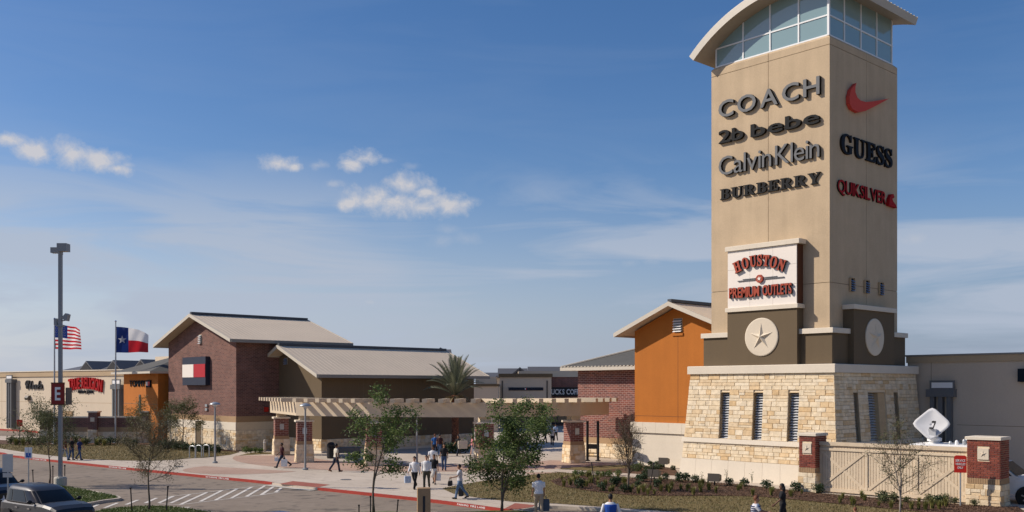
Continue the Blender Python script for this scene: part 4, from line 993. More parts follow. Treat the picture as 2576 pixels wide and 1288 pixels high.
# ================================================================== PERGOLA
PP = [(-18.56,78.28),(-15.1,70.75),(-9.59,67.5),(-1.89,66.75),(4.43,70.0),(7.2,74.2)]
pg = thing('pergola', 'curved sand coloured pergola on brick and stone pillars across the plaza', 'pergola', (0,0,0), 0)
def miter(pts, d):
    out = []
    for i, p in enumerate(pts):
        p = Vector(p)
        if 0 < i < len(pts)-1:
            a = (p-Vector(pts[i-1])).normalized(); b = (Vector(pts[i+1])-p).normalized()
            n1 = Vector((a.y,-a.x)); n2 = Vector((b.y,-b.x)); m = (n1+n2); m = m/(m.dot(n1)) if m.length > .1 else n1
        else:
            a = ((p-Vector(pts[i-1])) if i else (Vector(pts[1])-p)).normalized(); m = Vector((a.y,-a.x))
        out.append(tuple(p+m*d))
    return out
ext = [(-19.05,79.3)]+PP[1:5]+[(6.75,73.55)]
for off in (.5, -.62):
    A, Bq = miter(ext, off+.14), miter(ext, off-.14)
    for i in range(len(ext)-1):
        q = [A[i],A[i+1],Bq[i+1],Bq[i]]
        q = [(x+(sum(c[0] for c in q)/4-x)*.0008, y+(sum(c[1] for c in q)/4-y)*.0008) for x, y in q]
        MB().prism(q, 3.38, 4.36).build('beam', MT['pergola'], pg)
for i in range(len(ext)-1):
    a, b = Vector(ext[i]), Vector(ext[i+1]); L = (b-a).length; t = (b-a)/L; nrm = Vector((t.y,-t.x)); n = max(3, round(L/1.08))
    for k in range(n):
        c = a+t*(L*(k+.5)/n)
        MB().box(-1.45,1.6,-.17,.17,0,.27).build('rafter', MT['pergola'], pg, (c.x,c.y,4.362), math.atan2(nrm.y,nrm.x))
dirs = [R(20),R(17),R(12),R(16),R(24)]
for (x, y), rz in zip(PP[:5], dirs):
    p = MB().frustum((-.62,.62,-.62,.62),(-.55,.55,-.55,.55),0,1.3).build('pillar', MT['mortar'], pg, (x,y,0), rz)
    for ax in range(4):
        rr = ax*PI/2
        bk = ashlar(lambda z: -.60, lambda z: .60, .02, 1.28, [], rng, (.2,.34), (.28,.6))
        for (a, z, w, h) in bk:
            d = .62-.07*z/1.3; v = Vector((a,-d,0)); v.rotate(Matrix.Rotation(rr,3,'Z'))
            put('stone', STONE, None, p, (v.x,v.y,z), rot=(-.05,0,rr), scale=(w,rng.uniform(.03,.07),h))
    MB().box(-.565,.565,-.565,.565,1.3,1.55).build('soldier_course', MT['soldier'], p)
    MB().box(-.53,.53,-.53,.53,1.55,2.92).build('brick_shaft', MT['brick_pink'], p)
    MB().cbox(-.66,.66,-.66,.66,2.92,3.05,.02).build('pillar_cap', MT['cream'], p)
    MB().box(-.36,.36,-.36,.36,3.05,3.382).build('post', MT['pergola'], p)
    MB().box(-.16,.16,-.56,-.531,2.05,2.5).build('plaque', MT['galv'], p)

# ================================================================== FENCE AND ENTRANCE PILLARS
FR = R(-44); fdir = Vector((math.cos(FR), math.sin(FR))); fx, fy = 14.9, 50.55
def fpt(a, b=0.0): return (fx+fdir.x*a-fdir.y*b, fy+fdir.y*a+fdir.x*b)
fence = thing('board_fence', 'tan vertical board fence with crossed braces between the two brick pillars', 'fence', (*fpt(.9,.45),0), FR)
FL = 7.45
MB().box(0,FL,.06,.10,.05,2.42).build('backing_board', MT['fence_wood'], fence)
n = 50
for i in range(n):
    w = FL/n; put('plank', PLANKM, None, fence, (w*(i+.5), .06, 1.28), scale=(w-.014, .026, 2.3))
MB().box(-.01,FL+.01,-.06,.14,2.44,2.62).build('top_rail', MT['fence_wood'], fence); MB().box(0,FL,-.02,.06,2.18,2.30).build('rail', MT['fence_wood'], fence); MB().box(0,FL,-.02,.06,.08,.26).build('rail', MT['fence_wood'], fence)
nb = 3; bw = FL/nb
for i in range(nb+1): MB().box(max(0,bw*i-.07),min(FL,bw*i+.07),-.012,.055,.27,2.175).build('stile', MT['fence_wood'], fence)
for i in range(nb):
    x0, x1 = bw*i+.08, bw*(i+1)-.08
    for (a, b, y0) in (((x0,.3),(x1,2.15),.018),((x0,2.15),(x1,.3),.034)):
        d = Vector((b[0]-a[0], b[1]-a[1])).normalized(); nn = Vector((-d.y,d.x))*.07
        MB().prism_y([(a[0]-nn.x,a[1]-nn.y),(b[0]-nn.x,b[1]-nn.y),(b[0]+nn.x,b[1]+nn.y),(a[0]+nn.x,a[1]+nn.y)], y0-.016, y0+.0).build('brace', MT['fence_wood'], fence)
def gate_pillar(label, a, w, d, h, zs):
    p = thing('gate_pillar', label, 'pillar', (*fpt(a),0), FR)
    MB().box(0,w,0,d,0,h-.14).build('core', MT['mortar'], p)
    MB().cbox(-.08,w+.08,-.08,d+.08,h-.14,h,.02).build('cap', MT['cream'], p)
    hole = (w/2-.26, w/2+.26, h-1.05, h-.50)
    lay(p, courses(0,w,zs+.27,h-.14,.30,.098,holes=[hole]), lambda z: .0, 0, 'x', 400, BRICKM, 'brick', (.018,.026))
    lay(p, courses(-.02,d,zs+.27,h-.14,.30,.098), lambda z: w, 0, 'y', 400, BRICKM, 'brick', (.018,.026))
    m = int(w/.1)
    for k in range(m): MB().box(w*k/m+.006,w*(k+1)/m-.006,-.035,0,zs+.02,zs+.26).build('soldier_brick', MT['soldier'], p)
    m = int(d/.1)
    for k in range(m): MB().box(w,w+.035,d*k/m+.006,d*(k+1)/m-.006,zs+.02,zs+.26).build('soldier_brick', MT['soldier'], p)
    rr = random.Random(int(a*10)+3)
    lay(p, ashlar(lambda z: -.05, lambda z: w+.04, .0, zs, [], rr, (.16,.34), (.2,.55)), lambda z: .0, 0, 'x', 200, rng=rr, depth=(.04,.08))
    lay(p, ashlar(lambda z: -.05, lambda z: d, .0, zs, [], rr, (.16,.34), (.2,.55)), lambda z: w, 0, 'y', 200, rng=rr, depth=(.04,.08))
    pq = MB().box(hole[0]+.02,hole[1]-.02,-.05,.0,hole[2]+.02,hole[3]-.02).build('plaque', MT['plaque'], p)
    st = MB(); relief_star(st, .17, .05, .05, lambda x, z, o: (w/2+x, -.052-o, (hole[2]+hole[3])/2+z)); st.build('star', MT['plaque'], pq)
gate_pillar('narrow red brick pillar with stone foot at the left fence end', 0, .9, 1.2, 3.05, 1.0)
gate_pillar('wide red brick pillar with star plaque at the right fence end', 8.35, 1.42, 1.2, 3.16, 1.0)

# ================================================================== TREES AND PLANTS
def rv(r): return Vector((r.gauss(0,1), r.gauss(0,1), r.gauss(0,1))).normalized()
def leaf_quad(mb, p, r, l, w):
    d = rv(r); d.z *= .6; d.normalize(); s = d.cross(rv(r)); s = s.normalized() if s.length > 1e-3 else d.orthogonal().normalized()
    n = d.cross(s)*w*.25
    mb.add([p, p+d*l*.5+s*w*.5+n, p+d*l, p+d*l*.5-s*w*.5+n], [(0,1,2,3)])
def make_tree(name, label, base, H, clear, rx, leaf, nleaf, lsize, seed, trunk_r=.05, leaders=((0,0,1.0),), nlimb=9, twigs=3, bark='bark', clump=.16, up=.6, asym=(0,0), keep=.45, thin=1.0):
    r = random.Random(seed); t = thing(name, label, 'tree', (base[0],base[1],base[2] if len(base) > 2 else 0.0))
    tr = MB(); br = MB(); tips = []
    for li, (lx, ly, lh) in enumerate(leaders):
        top = H*.86*lh; fork = clear*.75
        def at(k):
            z = top*k; o = max(0.0, (z-fork)/(top-fork)) if len(leaders) > 1 else k*k
            return Vector((lx*o, ly*o, z))+Vector((.03*math.sin(k*7+seed), .03*math.cos(k*5+seed), 0))*(1 if k > .05 else 0)
        tr.tube([at(k/10) for k in range(11)], [trunk_r*(1.3 if k == 0 else 1)*(1-.85*k/10) for k in range(11)], 7)
        for i in range(nlimb):
            k0 = clear/top; k = min(k0+(1-k0)*(i+.4*r.random())/nlimb, .97); p = at(k); a = i*2.4+li*1.3+r.uniform(-.5,.5)
            rem = (1-k)/(1-k0)
            L = rx*(.30+.80*math.sin(PI*(.12+.62*rem)))*r.uniform(.6,1.2)
            d = Vector((math.cos(a)+asym[0], math.sin(a)+asym[1], up*(.6+.9*(1-rem)))).normalized()
            ps = [p]; q = p.copy(); dd = d.copy()
            for s in range(5):
                dd = (dd+rv(r)*.2+Vector((0,0,.06))).normalized(); q = q+dd*L/5; ps.append(q.copy())
            r0 = trunk_r*.40*(1-.5*k); br.tube(ps, [r0*(1-.8*s/5) for s in range(6)], 5)
            for s in range(1, 6):
                for w in range(twigs):
                    d2 = ((ps[s]-ps[s-1]).normalized()+rv(r)*.85+Vector((0,0,.2))).normalized(); l2 = L*r.uniform(.18,.48)
                    e1 = ps[s]+d2*l2*.5+rv(r)*.03; e2 = e1+(d2+rv(r)*.5).normalized()*l2*.5; rt = max(r0*.34, .005)*thin
                    br.tube([ps[s],e1,e2], [rt,rt*.7,rt*.35], 3)
                    if s > 1: tips += [e1,e2]
                    for w2 in range(2):
                        e3 = e1+(d2+rv(r)*.9).normalized()*l2*.55; br.tube([e1,e3], [rt*.6,rt*.3], 3)
                        if s > 1: tips.append(e3)
    tr.build('trunk', MT[bark], t, smooth=True); br.build('limbs', MT['twig'], t)
    lf = MB(); keepers = [q for q in tips if r.random() < keep] or tips
    for i in range(nleaf):
        c = r.choice(keepers); p = c+Vector((r.gauss(0,clump), r.gauss(0,clump), r.gauss(0,clump*.75)))
        leaf_quad(lf, p, r, lsize*r.uniform(.7,1.3), lsize*.55)
    lf.build('crown', MT[leaf], t)
    return t
x, y = gp(940,1290); make_tree('young_tree', 'leafy green young tree at the kerb in front of the pergola centre', (x,y,0), 5.3, 1.55, 1.42, 'leaf', 4200, .12, 3, .055, ((.75,.1,1.0),(.15,-.1,.80)), 8, 3, asym=(.12,0), clump=.13, keep=.26, up=.55)
x, y = gp(1262,1287); make_tree('young_tree', 'fuller leafy young tree in front of the right half of the pergola', (x,y,0), 4.85, .8, 1.5, 'leaf', 11500, .12, 8, .06, ((.2,0,1.0),(1.45,.1,.92),(.75,-.2,.72)), 9, 3, asym=(.10,0), clump=.15, keep=.42, up=.6)
x, y = gp(375,1283); make_tree('sparse_tree', 'sparse small-leaved tree held by two stakes on the near grass island', (x,y,0), 3.6, 1.25, 1.55, 'leaf_olive', 5500, .065, 14, .05, ((.02,0,1),), 17, 5, up=.75, clump=.13, keep=.8, thin=1.3)
x, y = gp(125,1217); make_tree('sparse_tree', 'thin olive tree beside the tall parking light at far left', (x,y,0), 3.95, 1.4, 1.7, 'leaf_dull', 6000, .09, 19, .05, ((-.12,0,1),), 13, 4, up=.8, clump=.17, keep=.6)
x, y = gp(460,1132); make_tree('sparse_tree', 'small olive tree in front of the tall brick building', (x,y,0), 3.95, 1.2, 1.7, 'leaf_dull', 4200, .12, 23, .07, ((0,0,1),), 11, 3, up=.9, clump=.18, keep=.6)
x, y = gp(345,1120); make_tree('sparse_tree', 'low olive tree in front of the right end of the screen wall', (x,y,0), 3.4, .8, 1.9, 'leaf_dull', 1900, .12, 27, .06, ((0,0,1),), 11, 3, up=.7, clump=.18, keep=.6)
x, y = gp(1580,1236); make_tree('bare_tree', 'nearly bare upswept tree in the mulch bed left of the tower', (x,y,0.05), 3.75, .8, 1.25, 'leaf_olive', 1500, .055, 31, .055, ((-.15,0,1),(.25,.1,.9),(.05,-.1,.8)), 10, 4, up=1.3, clump=.1, thin=1.4)
x, y = gp(2265,1296); make_tree('bare_tree', 'thin grey nearly bare tree in front of the board fence', (x,y,0.05), 3.8, .75, 1.35, 'leaf_dull', 1500, .07, 37, .042, ((.03,0,1),(-.3,0,.8)), 10, 3, up=1.05, clump=.1, bark='pale_bark', thin=1.4)
def stake(px, py, h, label, lean=0.0):
    x, y = gp(px, py); m = MB(); m.tube([(0,0,-.05),(lean,0,h)], .028, 6); m.box(lean-.035,lean+.035,-.035,.035,h-.06,h)
    tag(m.build('tree_stake', MT['stake'], None, (x,y,0)), label, 'stake', 'steel stakes holding young trees')
stake(332,1287,1.05,'leaning dark stake left of the sparse tree on the near island',-.06); stake(418,1286,1.10,'dark stake right of the sparse tree on the near island',.08)
stake(84,1220,.85,'short dark stake left of the thin olive tree at far left',-.04); stake(133,1219,1.05,'dark stake between the thin olive tree and the tall parking light'); stake(163,1217,1.05,'dark stake just right of the tall parking light base')
stake(903,1290,.35,'short dark stake left of the kerb tree before the pergola'); stake(932,1291,.75,'dark stake close beside the trunk of the leafy kerb tree'); stake(998,1292,.6,'dark stake right of the leafy kerb tree, near the brown post',.06)
stake(1497,1222,1.3,'thin stake in the mulch bed left of the bare tree',-.2); stake(1635,1225,1.3,'thin stake in the mulch bed right of the bare tree',.2)

# palm
x, y = gp(1145,1131); palm = thing('date_palm', 'feathery date palm with rough brown trunk behind the pergola', 'palm', (x,y,0))
m = MB(); m.tube([(0,0,0),(.03,0,2.4),(0,0,4.75)], [.30,.24,.27], 12); m.build('trunk', MT['palm_trunk'], palm)
sc_ = MB(); rr = random.Random(4)
for row in range(38):
    for k in range(8):
        a = 2*PI*(k+(row % 2)*.5)/8; z = .1+row*.12; rad = .25+.04*abs(math.cos(z*.8)); c, s = math.cos(a), math.sin(a)
        sc_.add([(rad*c-.10*s,rad*s+.10*c,z),(rad*c+.10*s,rad*s-.10*c,z),((rad+.075)*c,(rad+.075)*s,z+.13),(rad*c,rad*s,z+.2)], [(0,1,2),(1,3,2),(3,0,2)])
tag(sc_.build('bark_scales', MT['palm_trunk'], palm), kind='stuff')
def frond_mesh(seed, L=2.6, droop=1.0):
    r = random.Random(seed); m = MB(); pts = []
    for k in range(11):
        t = k/10; pts.append(Vector((L*t*(1-.12*droop*t), 0, .5*L*t*.25-droop*.34*L*t*t*t)))
    m.tube(pts, [.035*(1-.85*k/10) for k in range(11)], 4)
    n = 46
    for k in range(n):
        t = .12+.88*k/n; i = min(int(t*10), 9); f = t*10-i; p = pts[i].lerp(pts[i+1], f); d = (pts[i+1]-pts[i]).normalized()
        ll = .62*math.sin(PI*min(1,.18+.82*t))**.7*r.uniform(.85,1.1)
        for s in (-1,1):
            q = (d*.75+Vector((0,s*.62,.28))).normalized(); e = p+q*ll; w = d*.03
            m.add([p-w,p+w,e+Vector((0,0,-.05*ll))], [(0,1,2)])
    return m.mesh('frond')
fm = [frond_mesh(s, 3.1, d) for s, d in ((1,.35),(2,.6),(3,.95))]
for me in fm: me.materials.append(MT['palm_leaf'])
fd = frond_mesh(9, 2.0, 1.3); fd.materials.append(MT['palm_dry'])
for k in range(54):
    f = k/54; pitch = R(84-62*f**1.05+rr.uniform(-6,6)); a = k*2.39996+rr.uniform(-.2,.2)
    me = fm[0 if f < .35 else (1 if f < .7 else 2)]
    s = rr.uniform(.88,1.08)*(1.08 if f < .5 else .95)
    put('frond', me, None, palm, (.1*math.cos(a),.1*math.sin(a),4.75+.35*(1-f)), rot=(rr.uniform(-.35,.35),-pitch,a), scale=(s,s,s))
for k in range(14):
    a = k*2.4; put('dry_frond', fd, None, palm, (.12*math.cos(a),.12*math.sin(a),4.6), rot=(0,-R(-8+rr.uniform(-18,16)),a), scale=(.7,.7,.7))

# shrubs and tufts
def inside_(p, poly):
    c = False; j = len(poly)-1
    for i in range(len(poly)):
        if (poly[i][1] > p[1]) != (poly[j][1] > p[1]) and p[0] < (poly[j][0]-poly[i][0])*(p[1]-poly[i][1])/(poly[j][1]-poly[i][1])+poly[i][0]: c = not c
        j = i
    return c
def shrub_mesh(seed, n, lsize, rx, rz, mat, stems=True):
    r = random.Random(seed); m = MB()
    for k in range(n):
        u = rv(r); rad = r.random()**.45; p = Vector((u.x*rx*rad, u.y*rx*rad, rz+u.z*rz*rad)); leaf_quad(m, p, r, lsize*r.uniform(.7,1.3), lsize*.6)
    if stems:
        for k in range(5): m.tube([(0,0,0),(r.uniform(-.5,.5)*rx,r.uniform(-.5,.5)*rx,rz*1.3)], [.012,.006], 3)
    me = m.mesh('shrub'); me.materials.append(MT[mat]); return me
def tuft_mesh(seed, n, h, spread, mat, w=.018):
    r = random.Random(seed); m = MB()
    for k in range(n):
        a = r.uniform(0,2*PI); l = h*r.uniform(.6,1.1); o = spread*r.uniform(.3,1); b = Vector((r.uniform(-.05,.05), r.uniform(-.05,.05), 0)); s = Vector((-math.sin(a),math.cos(a),0))*w
        mid = b+Vector((math.cos(a)*o*.4, math.sin(a)*o*.4, l*.65)); tip = b+Vector((math.cos(a)*o, math.sin(a)*o, l))
        m.add([b-s,b+s,mid+s*.7,tip,mid-s*.7], [(0,1,2,4),(4,2,3)])
    me = m.mesh('grass_tuft'); me.materials.append(MT[mat]); return me
SH = [shrub_mesh(s, 260, .10, .26, .24, 'leaf_dark') for s in (1,2,3)]
SL = [shrub_mesh(s, 220, .09, .24, .22, 'leaf_dull') for s in (5,6)]
SG = [shrub_mesh(s, 240, .09, .25, .20, 'leaf') for s in (7,8)]
TF = [tuft_mesh(s, 70, .42, .22, 'leaf_lime') for s in (1,2,3)]
BARE = [shrub_mesh(s, 26, .07, .16, .45, 'leaf_dull') for s in (12,13)]
rs = random.Random(77)
def plants(meshes, spots, name, label, cat, group, h=0.04, smin=.8, smax=1.2):
    for (px, py) in spots:
        x, y = gp(px, py); s = rs.uniform(smin, smax); o = put(name, rs.choice(meshes), None, None, (x,y,h), rz=rs.uniform(0,6.3), scale=(s,s,s*rs.uniform(.85,1.15))); tag(o, label, cat, group)
Z5 = lambda zx, zy: ((2050+zx*.2523)/1.4907, (1650+zy*.2523)/1.4907)
Z3 = lambda zx, zy: ((2500+zx*.52)/1.4907, (1250+zy*.52)/1.4907)
Z6 = lambda zx, zy: ((3300+zx*.326)/1.4907, (1500+zy*.326)/1.4907)
plants(TF, [Z5(*p) for p in ((255,700),(345,685),(420,640),(560,700),(640,660),(760,705),(880,685),(1135,650),(1365,815),(1440,790),(1600,820),(1700,780),(1790,765),(1860,750),(1690,650),(2090,770),(2120,740),(2290,790),(2180,830),(2410,760),(2515,800))], 'grass_tuft', 'yellow-green grass tuft in the mulch bed left of the tower base', 'plant', 'grass tufts in the mulch bed')
plants(SG, [Z5(*p) for p in ((435,540),(525,545),(635,540),(755,540),(845,550),(930,555),(1065,535))], 'bright_shrub', 'round bright green shrub in the row along the upper edge of the mulch bed', 'shrub', 'row of bright shrubs along the path', smin=.75, smax=1.0)
plants(SH, [Z5(*p) for p in ((1480,580),(1380,625),(1430,635),(1350,715),(1000,700),(1050,670),(490,730),(830,770),(1770,600),(1980,640),(2070,615),(2210,650),(1640,720),(1160,790))], 'dark_shrub', 'small dark green shrub in the mulch bed left of the tower base', 'shrub', 'dark shrubs in the mulch bed')
plants(SG, [Z5(*p) for p in ((1290,470),(1340,480),(1380,460),(1300,445))], 'lime_shrub', 'low lime green shrub in the small bed by the orange building', 'shrub', 'lime shrubs by the orange building', smin=.9, smax=1.2)
plants(SH, [Z5(*p) for p in ((1440,370),(1540,385),(1640,395),(1870,400),(1480,470),(1560,480),(1620,485),(1690,450),(1880,460))], 'dark_shrub', 'dark green shrub at the foot of the cream base wall', 'shrub', 'dark shrubs by the cream base wall', smin=.7, smax=1.0)
plants(SH, [Z3(*p) for p in ((450,1105),(720,1125),(930,1145),(560,1110),(1100,1160))]+[(2220,1262),(2360,1272)], 'dark_shrub', 'dark green shrub in the mulch strip before the plinth and fence', 'shrub', 'dark shrubs in the mulch strip', smin=.9, smax=1.25)
plants(BARE, [Z3(*p) for p in ((430,1075),(615,1085),(255,1085))], 'leggy_shrub', 'leggy half-bare shrub against the pale tower plinth', 'shrub', 'leggy shrubs by the plinth')
plants(TF, [Z6(*p) for p in ((360,1270),(445,1270),(525,1280),(600,1265),(680,1270),(760,1240),(240,1260),(130,1255))]+[(2120,1257),(2175,1262),(1990,1252),(1940,1249)], 'grass_tuft', 'pale grass tuft in the mulch strip along the board fence', 'plant', 'grass tufts along the fence')
plants(SL, [Z6(*p) for p in ((560,1190),(480,1130),(740,1180),(860,1200),(1090,1230),(1300,1200),(50,1200),(150,1180),(300,1190))], 'dull_shrub', 'dull green shrub at the foot of the fence or wide brick pillar', 'shrub', 'dull shrubs at the fence foot', smin=.8, smax=1.1)
ZL = lambda zx, zy: (201+zx*.1823, 1106.9+zy*.1823)
plants(SH, [ZL(*p) for p in ((1150,105),(1200,130),(1290,120),(1330,140),(1400,125),(1450,150),(1560,160),(1640,170),(1720,175),(1800,160),(1880,185),(1080,120),(420,75),(520,60),(640,70),(740,90))], 'dark_shrub', 'dark green shrub in the bed before the tall brick building', 'shrub', 'shrubs before the tall brick building', smin=1.3, smax=1.9)
plants(SG, [ZL(*p) for p in ((2290,185),(2350,180),(2420,175),(2490,190))], 'low_shrub', 'low green shrub in the grass strip by the shaded brick wall', 'shrub', 'low shrubs by the shaded brick wall', smin=.9, smax=1.3)
plants(SL, [(28,1118),(45,1119),(60,1117),(75,1119),(95,1120),(110,1118),(190,1118),(215,1121),(250,1120),(268,1119),(315,1119)], 'dull_shrub', 'dull olive shrub in the bed before the screen wall at far left', 'shrub', 'dull shrubs before the screen wall', smin=1.4, smax=2.2)
plants(TF, [(40,1121),(58,1122),(84,1122),(140,1120),(205,1122),(243,1121),(262,1122)], 'grass_tuft', 'tan grass tuft in the bed before the screen wall at far left', 'plant', 'grass tufts before the screen wall', smin=1.3, smax=1.9)
plants(SH, [(1120,1140),(1132,1141),(1145,1141),(1158,1140),(1172,1140),(1105,1139)], 'dark_shrub', 'dark shrub in the planting round the palm foot', 'shrub', 'dark shrubs round the palm', smin=1.5, smax=2.0)
inb = []
while len(inb) < 46:
    px, py = rs.uniform(1395,2500), rs.uniform(1200,1285)
    if inside_(gp(px,py), bed_main): inb.append((px,py))
plants(TF, inb, 'grass_tuft', 'olive grass tuft scattered in the long mulch bed before the tower and fence', 'plant', 'scattered grass tufts in the long bed', smin=.6, smax=1.05)
# blades of grass over the nearer lawns
def inside(p, poly):
    c = False; j = len(poly)-1
    for i in range(len(poly)):
        if (poly[i][1] > p[1]) != (poly[j][1] > p[1]) and p[0] < (poly[j][0]-poly[i][0])*(p[1]-poly[i][1])/(poly[j][1]-poly[i][1])+poly[i][0]: c = not c
        j = i
    return c
def turf(name, poly, n, mat, label, z, exclude=(), h=.07):
    r = random.Random(9); m = MB(); xs = [p[0] for p in poly]; ys = [p[1] for p in poly]; k = 0; t = 0
    while k < n and t < n*6:
        t += 1; p = (r.uniform(min(xs),max(xs)), r.uniform(min(ys),max(ys)))
        if not inside(p, poly) or any(inside(p, e) for e in exclude): continue
        a = r.uniform(0,6.3); w = .02; l = h*r.uniform(.5,1.3)
        m.add([(p[0]-w*math.cos(a),p[1]-w*math.sin(a),z),(p[0]+w*math.cos(a),p[1]+w*math.sin(a),z),(p[0]+r.uniform(-.06,.06),p[1]+r.uniform(-.06,.06),z+l)], [(0,1,2)]); k += 1
    tag(m.build(name, MT[mat]), label, 'grass', kind='stuff')
MT['blade_tan'] = leaf_mat('dry_grass_blade', (.15,.115,.044), (.205,.16,.07), (.135,.125,.042), .15)
MT['blade_green'] = leaf_mat('green_grass_blade', (.055,.095,.015), (.09,.135,.03), (.15,.15,.05), .2)
turf('grass', lawn_r, 26000, 'blade_tan', 'dry tan grass of the lawn before the tower', .02, (bed_main,))
turf('grass', lawn_l, 12000, 'blade_tan', 'dry tan grass of the lawn before the flagpoles', .02, h=.09)
turf('grass', isl1, 6000, 'blade_green', 'green grass on the island by the tall parking light', .012)
turf('grass', isl2, 9000, 'blade_green', 'green grass on the near island with the staked tree', .012)
def chips(name, poly, n, label, z):
    r = random.Random(19); m = MB(); xs = [p[0] for p in poly]; ys = [p[1] for p in poly]; k = 0
    while k < n:
        p = (r.uniform(min(xs),max(xs)), r.uniform(min(ys),max(ys)))
        if not inside(p, poly): continue
        a = r.uniform(0,6.3); l = r.uniform(.03,.09); w = .02; c, s = math.cos(a), math.sin(a); k += 1
        m.add([(p[0]-l*c,p[1]-l*s,z),(p[0]+w*s,p[1]-w*c,z+r.uniform(0,.03)),(p[0]+l*c,p[1]+l*s,z+r.uniform(.01,.05)),(p[0]-w*s,p[1]+w*c,z+.01)], [(0,1,2,3)])
    tag(m.build(name, MT['chip']), label, 'mulch', kind='stuff')
MT['chip'] = leaf_mat('bark_chip', (.05,.028,.018), (.11,.062,.038), (.20,.12,.075), .0)
chips('bark_chips', bed_main, 16000, 'brown bark chips covering the bed before the tower', .05)

# ================================================================== STREET FURNITURE
def lamp_post(label, px, py, h):
    x, y = gp(px, py); t = thing('lamp_post', label, 'street lamp', (x,y,0), R(20), 'grey dome lamp posts on the plaza')
    m = MB(); m.lathe([(.19,0),(.19,.08),(.12,.14)], 10); m.build('base_plate', MT['metal_grey'], t)
    m = MB(); m.tube([(0,0,.1),(0,0,h-.25)], [.075,.06], 10); m.build('pole', MT['metal_grey'], t)
    m = MB(); m.lathe([(.09,h-.32),(.11,h-.2),(.10,h-.1)], 10); m.build('lamp_neck', MT['galv'], t)
    m = MB(); m.lathe([(.38,h-.13),(.39,h-.09),(.30,h-.01),(.12,h+.06),(.02,h+.08)], 16); sh = m.build('lamp_shade', MT['galv'], t, smooth=True)
    m = MB(); m.lathe([(.15,h-.2),(.2,h-.14)], 10); m.build('lamp_glass', MT['lens'], sh)
lamp_post('grey dome lamp post in front of the tall brick building', 541, 1165, 4.3)
lamp_post('grey dome lamp post beside the left front pergola pillar', 768, 1182, 4.3)
lamp_post('grey dome lamp post behind the leafy tree at the pergola centre', 1049, 1172, 4.25)
# tall parking light
x, y = gp(152,1222); pl = thing('parking_light', 'tall parking lot light pole with two box heads and red section sign', 'light pole', (x,y,0))
m = MB(); m.lathe([(.33,0),(.33,.42),(.28,.5)], 14); m.build('footing', MT['gore'], pl)
m = MB(); m.box(-.088,.088,-.088,.088,.5,13.0); m.build('pole', MT['metal_grey'], pl)
m = MB(); m.box(.0,.52,-.45,.05,12.85,13.28); m.box(-.05,.1,-.1,.1,12.7,12.95); m.build('lamp_head', MT['metal_grey'], pl)
m = MB(); m.box(-.56,-.14,.0,.4,12.82,13.12); m.box(-.14,-.02,-.05,.2,12.8,12.92); m.build('lamp_head', MT['metal_grey'], pl)
m = MB(); m.tube([(.0,0,9.05),(.36,-.02,9.12)], .035, 6); m.prism_y([(.2,9.15),(.42,9.05),(.5,9.42),(.36,9.48),(.2,9.3)], -.2, .16); m.build('floodlight', MT['metal_grey'], pl)
m = MB(); m.box(-.32,-.16,-.1,.1,8.85,9.2); m.tube([(0,0,8.9),(-.2,0,8.9)], .03, 6); m.build('floodlight', MT['metal_grey'], pl)
m = MB(); m.box(-.16,.16,-.16,.16,8.75,8.85); m.build('bracket', MT['metal_grey'], pl)
s = MB().box(-.42,.30,-.2,-.14,4.50,5.62).build('sign_board', MT['sign_red'], pl)
m = MB(); m.box(-.44,.32,-.19,-.15,5.62,5.68); m.box(-.44,.32,-.19,-.15,4.44,4.50); m.build('sign_trim', MT['brown_side'], s)
letters(s, 'E', -.2, .1, 4.72, .70, .02, MT['white'], MT['white'], -.2, bold=.02)
m = MB(); m.box(.42,.5,-.3,.3,4.45,5.4); m.tube([(.1,0,5.05),(.44,0,5.05)], .025, 5); m.build('sign_board', MT['bronze'], pl)
# flags
def flag_cloth(name, parent, w, h, yaw, zt, colour, nx=30, ny=26, amp=.22, sag=.3, ph=0.0):
    v = []; c, s = math.cos(yaw), math.sin(yaw)
    for j in range(ny+1):
        for i in range(nx+1):
            a, b = i/nx, j/ny
            o = amp*a**.7*math.sin(a*7.5+b*1.2+ph)+.06*math.sin(a*15+b*4)
            dz = -sag*a*a*h*.5+.05*math.sin(a*9+ph)*a
            X = a*w*(1-.10*a); v.append((c*X-s*o+.06, s*X+c*o, zt-b*h*(1-.28*a*a*sag*2)+dz))
    m = MB(); m.v = v
    for j in range(ny):
        for i in range(nx):
            k = j*(nx+1)+i; m.f.append((k,k+1,k+nx+2,k+nx+1)); m.m.append(colour((i+.5)/nx,(j+.5)/ny))
    me = m.mesh(name, True)
    return put(name, me, [MT['flag_red'],MT['flag_white'],MT['flag_blue']], parent), v
MT['flag_red'] = leaf_mat('flag_red_cloth', (.50,.02,.03), (.50,.02,.03), (.50,.02,.03), .5); MT['flag_white'] = leaf_mat('flag_white_cloth', (.8,.79,.78), (.8,.79,.78), (.8,.79,.78), .5); MT['flag_blue'] = leaf_mat('flag_blue_cloth', (.014,.035,.17), (.014,.035,.17), (.014,.035,.17), .4)
def flagpole(label, px, py, h):
    x, y = gp(px, py); t = thing('flagpole', label, 'flagpole', (x,y,0))
    m = MB(); m.tube([(0,0,0),(0,0,h)], [.10,.055], 12); m.build('pole', MT['galv'], t); m = MB(); m.ball((0,0,h+.08), .1, 10, 8); m.build('finial', MT['chrome'], t)
    m = MB(); m.lathe([(.25,0),(.22,.1),(.12,.16)], 12); m.build('base_collar', MT['galv'], t)
    return t, (x, y)
t, p = flagpole('white flagpole just left of the tall parking light', 137, 1117, 11.9)
f = thing('flag', 'striped red and white flag with blue corner behind the parking light pole', 'flag', (p[0],p[1],0))
